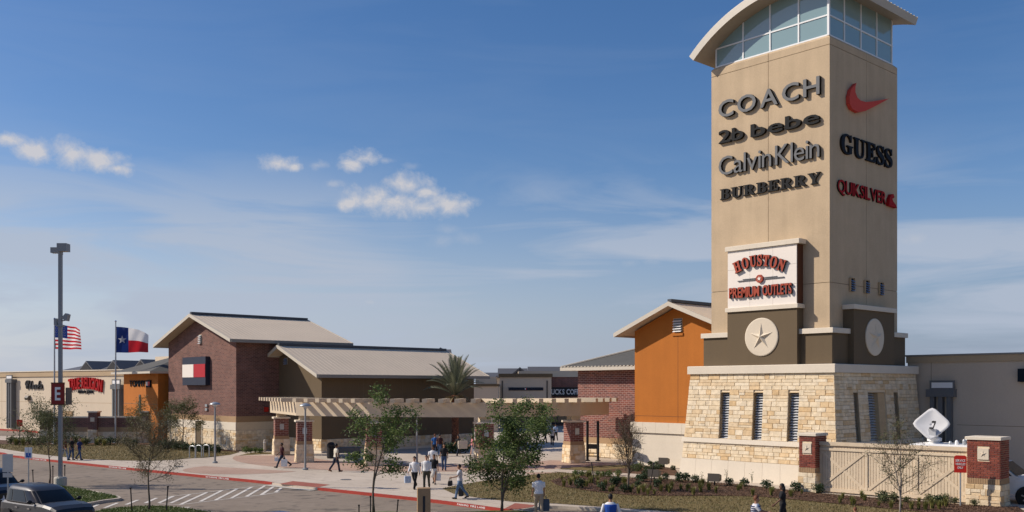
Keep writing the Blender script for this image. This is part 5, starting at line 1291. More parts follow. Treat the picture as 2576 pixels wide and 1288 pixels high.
fl, fv = flag_cloth('cloth', f, 3.1, 2.35, R(57), 11.45, lambda a, b: 2 if (a < .42 and b < 7/13) else (0 if int(b*13) % 2 == 0 else 1), 34, 26, .30, .30, .6)
ss = MB()
for j in range(7):
    for i in range(6 if j % 2 == 0 else 5):
        a = (.03+i*.062+(0 if j % 2 == 0 else .031)); b = .05+j*.065
        k = int(b*26)*35+int(a*34); q = Vector(fv[k]); e = Vector((math.cos(R(57)),math.sin(R(57)),0))*.05
        for off in (-.02,.02):
            o_ = Vector((-math.sin(R(57)),math.cos(R(57)),0))*off; ss.add([q-e+o_,q+o_-Vector((0,0,.05)),q+e+o_,q+o_+Vector((0,0,.05))], [(0,1,2,3)])
ss.build('stars', MT['flag_white'], f)
t, p = flagpole('white flagpole standing before the right half of the screen wall', 291, 1115, 11.75)
f = thing('flag', 'waving blue white and red flag with a single white star', 'flag', (p[0],p[1],0))
fl, fv = flag_cloth('cloth', f, 3.3, 2.5, R(12), 11.3, lambda a, b: 2 if a < .36 else (1 if b < .5 else 0), 34, 26, .2, .55, 2.2)
q = Vector(fv[13*35+6]); c = Vector((math.cos(R(12)),math.sin(R(12)),0)); ss = MB()
for off in (-.10,.10): ss.add([tuple(q+c*a+Vector((0,0,b))+Vector((-math.sin(R(12)),math.cos(R(12)),0))*off) for a, b in star_pts(.42,.17)], [tuple(range(10))])
ss.build('star', MT['flag_white'], f)
# parking signs
def post_sign(name, label, px, py, h, draw, cat='sign', r=.035, rz=0.0):
    x, y = gp(px, py); t = thing(name, label, cat, (x,y,RZ), rz); m = MB(); m.tube([(0,0,0),(0,0,h)], r, 6); m.build('post', MT['galv'], t); draw(t); return t
def d1(t):
    b = MB().box(-.22,.22,-.03,-.015,2.0,2.75).build('sign_plate', MT['galv'], t); MB().box(-.2,.2,-.032,-.017,1.78,1.96).build('sign_plate', MT['galv'], t)
post_sign('parking_sign', 'grey backed parking sign at the far left edge', 20, 1300, 2.75, d1)
def d2(t):
    b = MB().box(-.2,.2,-.03,-.015,1.72,2.32).build('sign_plate', MT['white'], t); s = MB().box(-.13,.13,-.036,-.03,1.78,2.02).build('symbol_panel', MT['sign_blue'], b)
    m = MB(); m.lathe([(.025,0),(.025,-.004)], 8, (.0,-.036,1.98), 'y'); m.tube([(0,-.04,1.95),(0,-.04,1.88),(.05,-.04,1.88),(.06,-.04,1.83)], .01, 4); m.build('symbol', MT['white'], b)
post_sign('accessible_parking_sign', 'white parking sign with blue symbol left of the thin olive tree', 72, 1228, 2.32, d2)
def d3(t):
    b = MB().box(-.26,.26,-.04,-.02,1.68,2.40).build('sign_plate', MT['sign_bright'], t)
    m = MB(); m.prism_y([(-.26,2.40),(.26,2.40),(.18,2.46),(-.18,2.46)][::-1], -.04, -.02); m.build('sign_plate', MT['sign_bright'], t)
    for k, w in enumerate(('SERVICE','VEHICLES','ONLY')): letters(b, w, -.2 if k < 2 else -.12, .2 if k < 2 else .12, 2.18-k*.16, .10, .01, MT['white'], MT['white'], -.04, bold=.02)
post_sign('service_sign', 'red service vehicles sign on a post before the wide brick pillar', 2416, 1275, 2.45, d3, rz=R(-25))
x, y = gp(50,1107); t = thing('warning_post', 'slim red topped sign post on the verge at far left', 'sign', (x,y,0)); m = MB(); m.tube([(0,0,0),(0,0,1.9)], .05, 6); m.build('post', MT['bronze'], t); MB().box(-.3,.3,-.06,-.02,1.4,2.1).build('sign_plate', MT['sign_bright'], t)
# brown post in the foreground
x, y = gp(1066,1306); t = thing('directory_post', 'square brown post with dark slot in the foreground below the walking pair', 'post', (x,y,RZ), R(8))
MB().cbox(-.27,.27,-.2,.2,0,1.42,.02).build('body', MT['soldier'], t); MB().box(-.05,.05,-.205,-.2,.1,1.1).build('slot', MT['recess'], t)
# bike racks
for i, (px, py, lb) in enumerate(((484,1152,'leftmost of the three steel hoop bike racks on the plaza edge'),(500,1150,'middle steel hoop bike rack before the brick building'),(519,1149,'rightmost steel hoop bike rack next to the lamp post'))):
    x, y = gp(px, py); t = thing('bike_rack', lb, 'bike rack', (x,y,0), R(-30), 'steel hoop bike racks'); m = MB(); pts = [(-.32,0,0),(-.32,0,.78)]+[(-.32*math.cos(PI*k/6),0,.78+.14*math.sin(PI*k/6)) for k in range(1,6)]+[(.32,0,.78),(.32,0,0)]
    m.tube(pts, .04, 7); m.build('hoop', MT['galv'], t); m = MB(); m.box(-.42,-.22,-.1,.1,0,.03); m.box(.22,.42,-.1,.1,0,.03); m.build('foot_plate', MT['galv'], t)
x, y = gp(666,1137); m = MB(); m.lathe([(.11,0),(.11,.95),(.07,1.04),(.02,1.06)], 12); m.lathe([(.113,.78),(.113,.86)], 12, mi=1); tag(m.build('bollard', [MT['kerb'],MT['white']], None, (x,y,0)), 'pale round bollard by the shaded brick wall', 'bollard')
x, y = gp(833,1153); t = thing('litter_bin', 'black domed litter bin under the pergola', 'bin', (x,y,0)); m = MB(); m.lathe([(.30,0),(.33,.1),(.33,.85),(.30,.88)], 14); m.build('body', MT['black'], t); m = MB(); m.lathe([(.34,.88),(.32,1.05),(.2,1.2),(.03,1.25)], 14); m.build('lid', MT['black'], t); MB().box(-.14,.14,-.345,-.30,.9,1.05).build('opening', MT['recess'], t)
x, y = gp(873,1150); t = thing('planter_bench', 'blue grey bench block against the olive building', 'bench', (x,y,0), GRID+PI/2); MB().cbox(-1.2,1.2,-.3,.3,.38,.78,.04).build('seat', MT['fin_grey'], t)
for k in (-.95,.95): MB().box(k-.1,k+.1,-.25,.25,0,.382).build('leg', MT['recess'], t)
# black gate posts
x, y = gp(1491,1160); t = thing('gate_frame', 'tall black gate frame with crossbar at the right pergola end', 'gate', (x,y,0), R(-20))
for k in (-.4,.4): m = MB(); m.tube([(k,0,0),(k,0,2.95)], .10, 8); m.lathe([(.2,0),(.2,.08)], 10, (k,0,0)); m.build('post', MT['black'], t)
MB().box(-.3,.3,-.08,.08,.9,1.25).build('crossbar', MT['black'], t)
for z in (.35,.55): MB().box(-.3,.3,-.03,.03,z,z+.06).build('rail', MT['black'], t)
# floodlights in the bed
for lb, zx, zy in (('dark box floodlight left of the bare tree roots, nearer the path',1600,620),('dark box floodlight before the pale plinth corner',2495,690),('dark box floodlight in the small bed by the orange building',1745,420)):
    x, y = gp(*Z5(zx,zy)); t = thing('ground_floodlight', lb, 'floodlight', (x,y,0), R(-30), 'floodlights in the mulch beds'); m = MB(); m.tube([(0,0,0),(0,0,.3)], .05, 6); m.build('post', MT['dark_metal'], t)
    m = MB(); m.prism_x([(-.18,.28),(.2,.34),(.2,.62),(-.18,.72)], -.33, .33); b = m.build('housing', MT['bronze'], t); m = MB(); m.prism_x([(.2,.38),(.215,.38),(.215,.58),(.2,.58)], -.28, .28); m.build('lens', MT['lens'], b)
# kerb stencils
for k, (px, off) in enumerate(((82,0),(265,0),(541,0),(1185,0))):
    X = gp(px, 1160)[0]
    best = min(range(len(kerb_line)-1), key=lambda i: abs(math.atan2(kerb_line[i][0],kerb_line[i][1])-math.atan((px-CXX)/FOC)))
    a, b = Vector(kerb_line[best]), Vector(kerb_line[best+1]); d = (b-a).normalized(); rz = math.atan2(d.y, d.x); n = Vector((-d.y,d.x))
    t = thing('kerb_stencil', ('white fire lane lettering on the red kerb at far left','white fire lane lettering on the red kerb below the left flagpole','white fire lane lettering on the red kerb below the lamp post','white fire lane lettering on the red kerb beside the woman in jeans')[k], 'lettering', (a.x-n.x*.025,a.y-n.y*.025,RZ), rz)
    letters(t, 'NO PARKING', -.9, .25, .035, .085, .004, MT['white'], MT['white'], -.0, bold=.02); letters(t, 'FIRE LANE', .4, 1.4, .035, .085, .004, MT['white'], MT['white'], -.0, bold=.02)
x, y = gp(500,1171); x, y = gp(1330*.1823+201, 1174)
for lb, px, py in (('round grey manhole lid on the plaza concrete left of centre',870,1206.5),('round grey manhole lid near the paver field at left',450,1174)):
    x, y = gp(px, py); m = MB(); m.lathe([(.33,0),(.33,.012)], 18); tag(m.build('manhole_lid', MT['fin_grey'], None, (x,y,0)), lb, 'manhole')

# ================================================================== VEHICLES
def wheel(parent, x, y, r=.34, w=.22, side=1):
    m = MB(); m.lathe([(r*.62,-w/2),(r*.92,-w/2),(r,-w*.35),(r,w*.35),(r*.92,w/2),(r*.62,w/2)], 22, (x,y,r), 'y'); t = m.build('wheel', MT['tyre'], parent, smooth=False)
    m = MB(); yo = y+side*w*.38; m.lathe([(r*.62,-.02),(r*.62,.02)], 20, (x,yo,r), 'y')
    for k in range(5):
        a = 2*PI*k/5; c, s = math.cos(a), math.sin(a); m.box(x-.03,x+.03,yo-.05,yo+.05,r+.02,r+r*.55); n = len(m.v)
        for i in range(n-8, n):
            vx, vy, vz = m.v[i]; dx, dz = vx-x, vz-r; m.v[i] = (x+dx*c-dz*s, vy, r+dx*s+dz*c)
    m.lathe([(r*.16,-.06),(r*.16,.06)], 10, (x,yo,r), 'y'); m.build('rim', MT['rim'], t)
    return t
def car(label, loc, rz, paint, stations, cab, wheels, cat='car', name='parked_car', wr=.34, roof_rails=False, group='cars parked in the foreground lot'):
    t = thing(name, label, cat, loc, rz, group); P = MT[paint]
    m = MB(); rings = []
    for (x, w, zb, zt, cr) in stations:
        h = [(w*.9,zb),(w,zb+.12),(w*1.02,zb+(zt-zb)*.55),(w*.985,zt-.10),(w*.9,zt-.015),(w*.5,zt+cr*.8)]
        rings.append([(x,-a,b) for a,b in h]+[(x,a,b) for a,b in h[::-1]])
    m.loft(rings); m.build('body', P, t, smooth=False)
    zs = [c[0] for c in cab]
    def lev(z):
        for a, b in zip(cab[:-1], cab[1:]):
            if z <= b[0]:
                k = (z-a[0])/(b[0]-a[0]); return [a[i]+(b[i]-a[i])*k for i in range(1,4)]
        return list(cab[-1][1:])
    e = 2/5.0
    def rp(th, z, off=0.0):
        xf, xr, hw = lev(z); c, a, b = (xf+xr)/2, (xf-xr)/2+off, hw+off
        co, si = math.cos(th), math.sin(th)
        return (c+a*math.copysign(abs(co)**e, co), b*math.copysign(abs(si)**e, si), z)
    n = 40; levels = [zs[0]+(zs[-1]-zs[0])*k/14 for k in range(15)]
    m = MB(); m.loft([[rp(2*PI*k/n, z) for k in range(n)] for z in levels]); m.build('cabin', P, t, smooth=True)
    def patch(nm, th0, th1, z0, z1, mat='car_glass', k=10, j=5, off=.012):
        m = MB(); v = [rp(th0+(th1-th0)*i/k, z0+(z1-z0)*q/j, off) for q in range(j+1) for i in range(k+1)]
        m.add(v, [(q*(k+1)+i,q*(k+1)+i+1,(q+1)*(k+1)+i+1,(q+1)*(k+1)+i) for q in range(j) for i in range(k)]); return m.build(nm, MT[mat], t, smooth=True)
    zt = zs[-2]; z0 = zs[0]+.07; z1 = zs[0]+(zt-zs[0])*.80
    patch('windscreen', R(-33), R(33), z0, z1); patch('rear_window', R(150), R(210), z0+.1, z1)
    for s in (1,-1):
        for a, b in ((.90,.40),(.34,-.36),(-.42,-.86)):
            th = lambda f: math.acos(max(-1,min(1,math.copysign(abs(f)**2.5,f))))
            patch('side_window', s*th(a), s*th(b), z0, z1)
    for (x, y) in wheels:
        s = 1 if y > 0 else -1
        m = MB(); m.lathe([(wr*1.22,-.05),(wr*1.22,.0)], 20, (x,y+s*.14,wr), 'y'); m.build('wheel_arch', MT['black'], t); wheel(t, x, y+s*.045, wr, .22, s)
    x1, w1, _, zt1, _ = stations[0]
    for s in (1,-1):
        m = MB(); m.loft([[(x1-.02,s*w1*.55,zt1-.28),(x1-.1,s*w1*1.0,zt1-.26),(x1-.14,s*w1*1.0,zt1-.06),(x1-.05,s*w1*.6,zt1-.1)],[(x1+.03,s*w1*.55,zt1-.28),(x1-.02,s*w1*1.02,zt1-.26),(x1-.08,s*w1*1.02,zt1-.06),(x1+.01,s*w1*.6,zt1-.1)]]); m.build('headlight', MT['lens'], t)
        xf, xr, hw = lev(zs[0]+.1); m = MB(); m.ball((xf-.38, s*(hw+.17), zs[0]+.12), .1, 10, 8, sq=(.6,1.0,.75)); m.tube([(xf-.38,s*hw*.97,zs[0]+.06),(xf-.38,s*(hw+.12),zs[0]+.1)], .025, 5); m.build('mirror', MT['black'], t, smooth=True)
        for q in (.25,-.75): MB().box(q,q+.18,s*w_at(stations,q)-.0 if s > 0 else -w_at(stations,q)-.03,(s*w_at(stations,q)+.03) if s > 0 else -w_at(stations,q),.82,.86).build('door_handle', MT['chrome'], t)
    m = MB(); m.box(x1+.0,x1+.03,-w1*.5,w1*.5,zt1-.3,zt1-.12); m.build('grille', MT['black'], t); m = MB(); m.box(x1-.05,x1+.05,-w1*.9,w1*.9,.28,.5); m.build('bumper', P, t)
    m = MB(); m.box(x1+.05,x1+.06,-.16,.16,.32,.44); m.build('number_plate', MT['white'], t)
    return t
def w_at(st, x):
    for a, b in zip(st[:-1], st[1:]):
        if b[0] <= x <= a[0]: return (a[1]+(b[1]-a[1])*(a[0]-x)/(a[0]-b[0]))*1.02
    return st[0][1]
SUV = [(2.22,.70,.30,.80,.02),(2.12,.80,.26,.90,.03),(1.85,.86,.24,1.0,.04),(1.3,.88,.24,1.06,.05),(.9,.89,.24,1.06,.03),(-.5,.89,.24,1.04,.02),(-1.9,.88,.26,1.04,.02),(-2.12,.85,.30,1.02,.02),(-2.22,.80,.34,.96,.02)]
CAB = [(1.0,1.10,-2.14,.85),(1.28,.66,-2.10,.77),(1.50,.26,-2.06,.71),(1.61,-.05,-1.96,.62),(1.66,-.45,-1.7,.45)]
WH = [(1.35,.80),(1.35,-.80),(-1.35,.80),(-1.35,-.80)]
car('dark graphite rounded wagon parked at the lower left corner', (-18.4,38.6,RZ), R(-38), 'car_grey', SUV, CAB, WH)
car('black sport utility vehicle cut by the left picture edge', (-23.75,44.6,RZ), R(-40), 'car_black', [(a,b*1.06,c,d*1.1,e) for a,b,c,d,e in SUV], [(z*1.1,a,b,c*1.06) for z,a,b,c in CAB], [(a,b*1.06) for a,b in WH], wr=.38)
LOW = [(a,b,c,d*.86,e) for a,b,c,d,e in SUV]; CABL = [(.88,1.0,-1.7,.82),(1.14,.4,-1.45,.72),(1.34,-.1,-1.1,.62),(1.43,-.4,-.9,.5),(1.45,-.6,-.8,.3)]
car('blue car with only its roof showing at the lower picture edge', (-7.25,31.6,RZ), R(-35), 'car_blue', LOW, CABL, WH)
# satellite truck behind the fence
a0 = 5.05
MT['dish'] = M('matt_dish_white', (.58,.58,.58), .8, .03)
tk = thing('satellite_truck', 'white truck with a folded satellite dish on its roof behind the board fence', 'truck', (*fpt(a0,2.9),-.06), FR)
MB().cbox(0,3.36,-1.05,1.05,.55,2.56,.06).build('box_body', MT['car_white'], tk); MB().cbox(-.06,3.42,-1.1,1.1,2.56,2.68,.03).build('roof_tray', MT['white'], tk)
m = MB(); m.prism_y([(4.37,.5),(6.0,.5),(6.0,1.28),(5.75,1.34),(5.05,1.95),(4.37,2.0)], -.92, .92); m.build('cab', MT['car_white'], tk)
m = MB(); rings = []
for x, w, z in ((5.7,.93,1.36),(6.3,.93,1.33),(6.85,.91,1.26),(7.05,.86,1.14),(7.1,.80,1.0)): rings.append([(x,-w,.5),(x,-w*1.0,z-.2),(x,-w*.93,z-.03),(x,0,z+.03),(x,w*.93,z-.03),(x,w,z-.2),(x,w,.5)])
m.loft(rings); m.build('hood', MT['car_white'], tk)
m = MB(); m.add([(5.79,-.84,1.37),(5.79,.84,1.37),(5.1,.78,1.93),(5.1,-.78,1.93)], [(0,1,2,3)]); o_ = m.build('windscreen', MT['car_glass'], tk); o_.location = (.012,0,.012)
for s in (-1,1): MB().prism_y([(4.6,1.35),(5.6,1.35),(5.1,1.85),(4.6,1.88)], s*.925-.004, s*.925+.004).build('side_window', MT['car_glass'], tk)
for x in (6.25, 1.0):
    for s in (-1,1):
        m = MB(); m.lathe([(.5,-.03),(.5,.0)], 20, (x,s*.945,.42), 'y'); m.build('wheel_arch', MT['black'], tk); wheel(tk, x, s*.86, .42, .26, s)
for s in (-1,1):
    MB().box(7.02,7.13,s*.62-.2,s*.62+.2,.86,1.08).build('headlight', MT['lens'], tk); MB().box(6.86,7.12,s*.885-.06,s*.885+.06,.86,1.08).build('turn_lamp', MT['amber'], tk)
m = MB(); m.box(6.95,7.25,-.98,.98,.42,.68); m.build('bumper', MT['chrome'], tk); MB().box(7.1,7.14,-.4,.4,.8,1.08).build('grille', MT['black'], tk)
for o_ in tk.children:
    if o_.name.split('.')[0] in ('cab','hood','windscreen','side_window','headlight','turn_lamp','bumper','grille') or (o_.name.split('.')[0] in ('wheel','wheel_arch') and max(v.co.x for v in o_.data.vertices) > 4): o_.location.x -= .98
# dish on the roof tray
m = MB(); m.lathe([(.42,2.68),(.42,2.72),(.26,2.73),(.26,2.78),(.34,2.8),(.34,2.95),(.2,3.0)], 18, (.75,0,0)); ped = m.build('dish_mount', MT['white'], tk)
m = MB(); nr, na = 6, 32; n0 = 0
for k in range(nr+1):
    for i in range(na):
        th = 2*PI*i/na; rr_ = .66*k/nr; co, si = math.cos(th), math.sin(th); sq = 1/((abs(co)**7+abs(si)**7)**(1/7))
        xx, zz = rr_*sq*co, rr_*sq*si; X = (xx-zz)*.7071; Z = (xx+zz)*.7071
        m.v.append((X, .24*(rr_/.66)**2*-.55, Z))
for k in range(nr):
    for i in range(na):
        j = (i+1) % na; m.f.append((k*na+i,k*na+j,(k+1)*na+j,(k+1)*na+i)); m.m.append(0)
me = m.mesh('dish', True); dish = put('dish', me, MT['dish'], tk, (.68,-.18,3.62), rot=(R(-24),0,R(14)))
sm_ = dish.modifiers.new('thickness', 'SOLIDIFY'); sm_.thickness = .05; sm_.offset = 1
m = MB(); m.prism_x([(-.15,2.95),(-.45,2.98),(-.58,3.42),(-.30,3.4)], .66, 1.0); m.build('feed_housing', MT['louvre'], ped)
m = MB(); m.tube([(.85,-.5,3.4),(1.05,-.72,3.72),(1.0,-.8,3.82)], .03, 6); m.box(.94,1.1,-.86,-.74,3.72,3.82); m.box(.74,.86,-.66,-.55,3.42,3.5); m.build('feed_arm', MT['dark_metal'], ped)
for k, x in enumerate((1.7,2.0,2.35,2.7,3.05)):
    m = MB(); m.lathe([(.09,2.68),(.09,2.76+.06*(k % 3)),(.05,2.84+.06*(k % 3))], 8, (x,-.5,0)); m.build('roof_fitting', MT['white'] if k % 2 else MT['galv'], tk)
MB().box(2.3,3.2,-.2,.6,2.9,2.96).build('roof_hatch', MT['white'], tk)
for x in (2.4,3.1): MB().box(x-.03,x+.03,-.15,.5,2.68,2.9).build('hatch_bracket', MT['galv'], tk)

# ================================================================== PEOPLE
CL = {}
def cloth(name, c, rough=.85):
    if name not in CL: CL[name] = M('cloth_'+name, c, rough, .08, 6, 40)
    return CL[name]
SKIN_A, SKIN_B, SKIN_C = M('skin_light', (.52,.30,.20), .6, .04), M('skin_tan', (.36,.19,.115), .6, .04), M('skin_deep', (.16,.08,.05), .6, .04)
HAIR_B, HAIR_BR, HAIR_R = M('hair_black', (.012,.010,.009), .6, .1), M('hair_brown', (.055,.03,.018), .6, .1), M('hair_auburn', (.14,.05,.022), .6, .1)
EYE = M('eye_dark', (.02,.015,.012), .3, 0)
def ell(m, z, rx, ry, y=0.0, n=14): return [(rx*math.cos(2*PI*k/n), y+ry*math.sin(2*PI*k/n), z) for k in range(n)]
def remesh(o, vox=.02, sm=3):
    r = o.modifiers.new('skin', 'REMESH'); r.mode = 'VOXEL'; r.voxel_size = vox; r.use_smooth_shade = True
    s = o.modifiers.new('relax', 'SMOOTH'); s.factor = .5; s.iterations = sm
def person(label, pos, face, h=1.72, stride=.35, shirt=('white',(.75,.74,.72)), pants=('jeans',(.05,.08,.16)), skin=SKIN_B, hair=HAIR_B, sleeve='short', long_hair=False, skirt=None, vest=None, arms=None, bulk=1.0, female=False, shoe=(.03,.025,.02), lean=.03, stripes=False, top_over=False, phase=1):
    k = h/1.75; t = thing('person', label, 'person', (pos[0],pos[1],pos[2] if len(pos) > 2 else 0), R(face)); t.scale = (k,k,k)
    s = stride*phase
    def leg(sg, a, bend):
        hip = Vector((sg*.088*bulk, 0, .92)); kn = hip+Vector((sg*.008, .43*math.sin(a), -.43*math.cos(a))); an = kn+Vector((0, .42*math.sin(a-bend), -.42*math.cos(a-bend)))
        toe = an+Vector((sg*.025, .17*math.cos((a-bend)*.8), .17*math.sin((a-bend)*.6)-.045)); heel = an+Vector((0,-.05,-.05)); return hip, kn, an, toe, heel
    L = [leg(-1, s, .12 if s > 0 else .12+abs(s)*.8), leg(1, -s, .12+abs(s)*.8 if s > 0 else .12)]
    low = min(min(q[2].z-.085, q[3].z-.03) for q in L); dz = Vector((0,0,-low))
    def arm(sg, a, bend, out=.10):
        sh = Vector((sg*.185*bulk, 0, 1.415)); el = sh+Vector((sg*.29*math.sin(out), .29*math.sin(a), -.29*math.cos(a)*math.cos(out))); wr = el+Vector((sg*.02, .25*math.sin(a+bend), -.25*math.cos(a+bend))); return sh, el, wr
    A = [arm(-1, *(arms[0] if arms else (-s*.9, .35))), arm(1, *(arms[1] if arms else (s*.9, .35)))]
    up = lambda v: tuple(v+dz)
    ll = lean
    tz = lambda z: z+dz.z
    b = MB()
    prof = [(.84,.10,.08),(.90,.150,.11),(.97,.160,.115),(1.08,.138,.10),(1.2,.148,.108),(1.32,.168,.115),(1.41,.165,.10),(1.46,.11,.075),(1.50,.058,.056)]
    if female: prof = [(.84,.10,.08),(.90,.155,.115),(.97,.162,.12),(1.08,.122,.092),(1.2,.132,.105),(1.30,.150,.122),(1.40,.148,.095),(1.45,.10,.07),(1.50,.05,.05)]
    yl = lambda z: ll*(z-.9)
    b.loft([ell(b, tz(z), rx*bulk, ry*bulk, yl(z)) for z, rx, ry in prof])
    b.tube([(0,yl(1.44),tz(1.44)),(0,yl(1.5)+.01,tz(1.56))], [.058,.052], 10)
    for q in L:
        b.tube([up(q[0]),up(q[0].lerp(q[1],.5)),up(q[1]),up(q[1].lerp(q[2],.4)),up(q[2])], [.082,.072,.052,.05,.036], 10)
        b.tube([up(q[4]),up(q[2]-Vector((0,0,.03))),up(q[3])], [.034,.04,.03], 8)
    for q in A: b.tube([up(q[0]+Vector((0,yl(1.42),0))),up(q[0].lerp(q[1],.5)+Vector((0,yl(1.42),0))),up(q[1]+Vector((0,yl(1.42),0))),up(q[1].lerp(q[2],.4)+Vector((0,yl(1.42),0))),up(q[2]+Vector((0,yl(1.42),0)))], [.052,.046,.038,.036,.026], 9)
    hc = Vector((0, yl(1.62)+.02, tz(1.645)))
    b.ball(hc, .1, 14, 10, sq=(.76,.94,1.16)); b.ball(hc+Vector((0,.028,-.065)), .062, 10, 8, sq=(.85,.95,.9))
    body = b.build('body', [skin, EYE], t, smooth=True); remesh(body, .019, 2)
    hd = MB()                                              # hands, ears, nose, eyes, mouth carried by the body
    for i, q in enumerate(A):
        sg = -1 if i == 0 else 1; w = q[2]+Vector((0,yl(1.42),0)); d = (q[2]-q[1]).normalized(); fwd = Vector((0,1,0)); fwd = (fwd-d*fwd.dot(d)).normalized()
        pc = w+d*.05; hd.tube([up(w-d*.01),up(w+d*.03),up(w+d*.085)], [.024,.034,.03], 8)
        for f in range(4):
            o0 = w+d*.08+fwd*(.024-.016*f); ln = (.065,.078,.072,.056)[f]; hd.tube([up(o0),up(o0+d*ln*.5-Vector((sg*.006,0,0))),up(o0+d*ln*.9-Vector((sg*.022,0,0)))], [.0095,.009,.007], 5)
        o0 = w+d*.03+fwd*.026; hd.tube([up(o0),up(o0+d*.03+fwd*.028),up(o0+d*.062+fwd*.03)], [.011,.010,.008], 5)
    for sg in (-1,1): hd.ball(hc+Vector((sg*.077,-.005,-.01)), .02, 6, 5, sq=(.4,.8,1.3)); hd.ball(hc+Vector((sg*.031,.084,.012)), .011, 6, 4, mi=1)
    hd.add([tuple(hc+Vector(v)) for v in ((-.013,.088,-.03),(.013,.088,-.03),(0,.115,-.03),(0,.09,.018))], [(0,1,2),(0,2,3),(1,3,2)]); hd.box(hc.x-.022,hc.x+.022,hc.y+.078,hc.y+.089,hc.z-.064,hc.z-.058, 1)
    hd.build('hands_and_face', [skin, EYE], t, smooth=True)
    # clothes
    sc = cloth(*shirt); m = MB(); hem = .86 if top_over else .93
    m.loft([ell(m, tz(z), (rx+.018)*bulk, (ry+.018)*bulk, yl(z)) for z, rx, ry in ([(hem, prof[2][1]+.004, prof[2][2]+.004)]+[q for q in prof if q[0] > .95][:-1]+[(1.485,.07,.066)])])
    for q in A:
        o2 = Vector((0,yl(1.42),0)); e = q[0].lerp(q[1],.78) if sleeve == 'short' else q[2]
        if sleeve == 'none': continue
        pts = [up(q[0]+o2+Vector((0,0,.0))), up(q[0].lerp(q[1],.4)+o2), up(e+o2)] if sleeve == 'short' else [up(q[0]+o2), up(q[0].lerp(q[1],.5)+o2), up(q[1]+o2), up(q[1].lerp(q[2],.5)+o2), up(q[2]+o2)]
        m.tube(pts, [.068,.066,.06] if sleeve == 'short' else [.068,.062,.053,.048,.038], 9)
    so = m.build('shirt', sc, t, smooth=True); remesh(so, .021, 2)
    if stripes:
        for z in [hem+.03+.07*i for i in range(8)]:
            rx, ry = .178*bulk, .136*bulk; mm = MB(); mm.loft([ell(mm, tz(z), rx+.008, ry+.008, yl(z)), ell(mm, tz(z+.03), rx+.008, ry+.008, yl(z))]); mm.build('stripe', cloth('navy_stripe',(.02,.03,.09)), so)
    if vest:
        m = MB(); m.loft([ell(m, tz(z), (rx+.035)*bulk, (ry+.035)*bulk, yl(z)) for z, rx, ry in [q for q in prof if .95 < q[0] < 1.45]]); o_ = m.build('vest', cloth(*vest), t, smooth=True); remesh(o_, .021, 2)
    pc = cloth(*pants)
    if skirt:
        m = MB(); m.loft([ell(m, tz(z), rx, ry, 0) for z, rx, ry in ((skirt,.21,.17),(.7,.19,.15),(.92,.172,.13),(1.02,.145,.11))]); m.build('skirt', pc, t, smooth=True)
    else:
        m = MB(); m.loft([ell(m, tz(z), (rx+.012)*bulk, (ry+.012)*bulk, 0) for z, rx, ry in ((.82,.13,.09),(.90,.15,.112),(.97,.16,.118),(1.01,.152,.112))])
        for q in L: m.tube([up(q[0]),up(q[0].lerp(q[1],.5)),up(q[1]),up(q[1].lerp(q[2],.5)),up(q[2]-Vector((0,0,.02)))], [.098*bulk,.088*bulk,.070,.064,.066], 10)
        o_ = m.build('trousers', pc, t, smooth=True); remesh(o_, .021, 2)
    shm = cloth('shoe%d' % int(shoe[0]*100), shoe, .6)
    for q in L:
        m = MB(); d = (q[3]-q[4]); m.tube([up(q[4]+Vector((0,-.01,-.005))),up(q[4].lerp(q[3],.35)+Vector((0,0,.015))),up(q[4].lerp(q[3],.75)),up(q[3]+d*.12)], [.042,.05,.044,.028], 8); m.build('shoe', shm, t, smooth=True)
    m = MB(); m.ball(hc+Vector((0,-.014,.026)), .108, 14, 10, sq=(.80,.92,1.04))
    m.v = [(x, y if z > hc.z+.035 else min(y, hc.y+.02), z) for x, y, z in m.v]
    if long_hair: m.tube([tuple(hc+Vector((0,-.05,.0))),tuple(hc+Vector((0,-.075,-.12))),tuple(hc+Vector((0,-.08,-.24)))], [.085,.075,.03], 10)
    m.build('hair', hair, t, smooth=True)
    # world positions of the hands, for things held
    out = []
    rzm = Matrix.Rotation(R(face),4,'Z')
    for q in A:
        v = (q[2]+Vector((0,yl(1.42),0))+(q[2]-q[1]).normalized()*.10+dz)*k; v = rzm @ v; out.append((pos[0]+v.x, pos[1]+v.y, (pos[2] if len(pos) > 2 else 0)+v.z))
    return out
def bag(label, at, w, d, h, col, rz=0.0, handle=.16, cat='bag', name='shopping_bag'):
    t = thing(name, label, cat, (at[0],at[1],at[2]-h-handle+.02), rz); m = MB(); m.loft([[(-w*.46,-d/2,0),(w*.46,-d/2,0),(w*.46,d/2,0),(-w*.46,d/2,0)],[(-w/2,-d/2,h*.6),(w/2,-d/2,h*.6),(w/2,d/2,h*.6),(-w/2,d/2,h*.6)],[(-w*.48,-d*.4,h),(w*.48,-d*.4,h),(w*.48,d*.4,h),(-w*.48,d*.4,h)]]); m.build('bag_body', cloth(*col), t)
    m = MB()
    for y in (-d*.35,d*.35): m.tube([(-w*.25,y,h-.01),(-w*.12,y*.5,h+handle*.8),(0,0,h+handle),(w*.12,y*.5,h+handle*.8),(w*.25,y,h-.01)], .008, 4)
    m.build('handle', cloth(*col), t)
WHT = ('white',(.72,.71,.70)); BLK = ('black',(.015,.015,.017)); JNS = ('jeans',(.045,.08,.16)); DJN = ('dark_jeans',(.018,.024,.045)); KHK = ('khaki',(.36,.28,.19)); DKK = ('dark_khaki',(.075,.07,.05))
hh = person('man in dark red shirt and dark trousers carrying white bags beside the left pillar', gp(710,1177), 100, 1.74, .5, ('maroon',(.055,.012,.016)), DJN, SKIN_C, bulk=1.12)
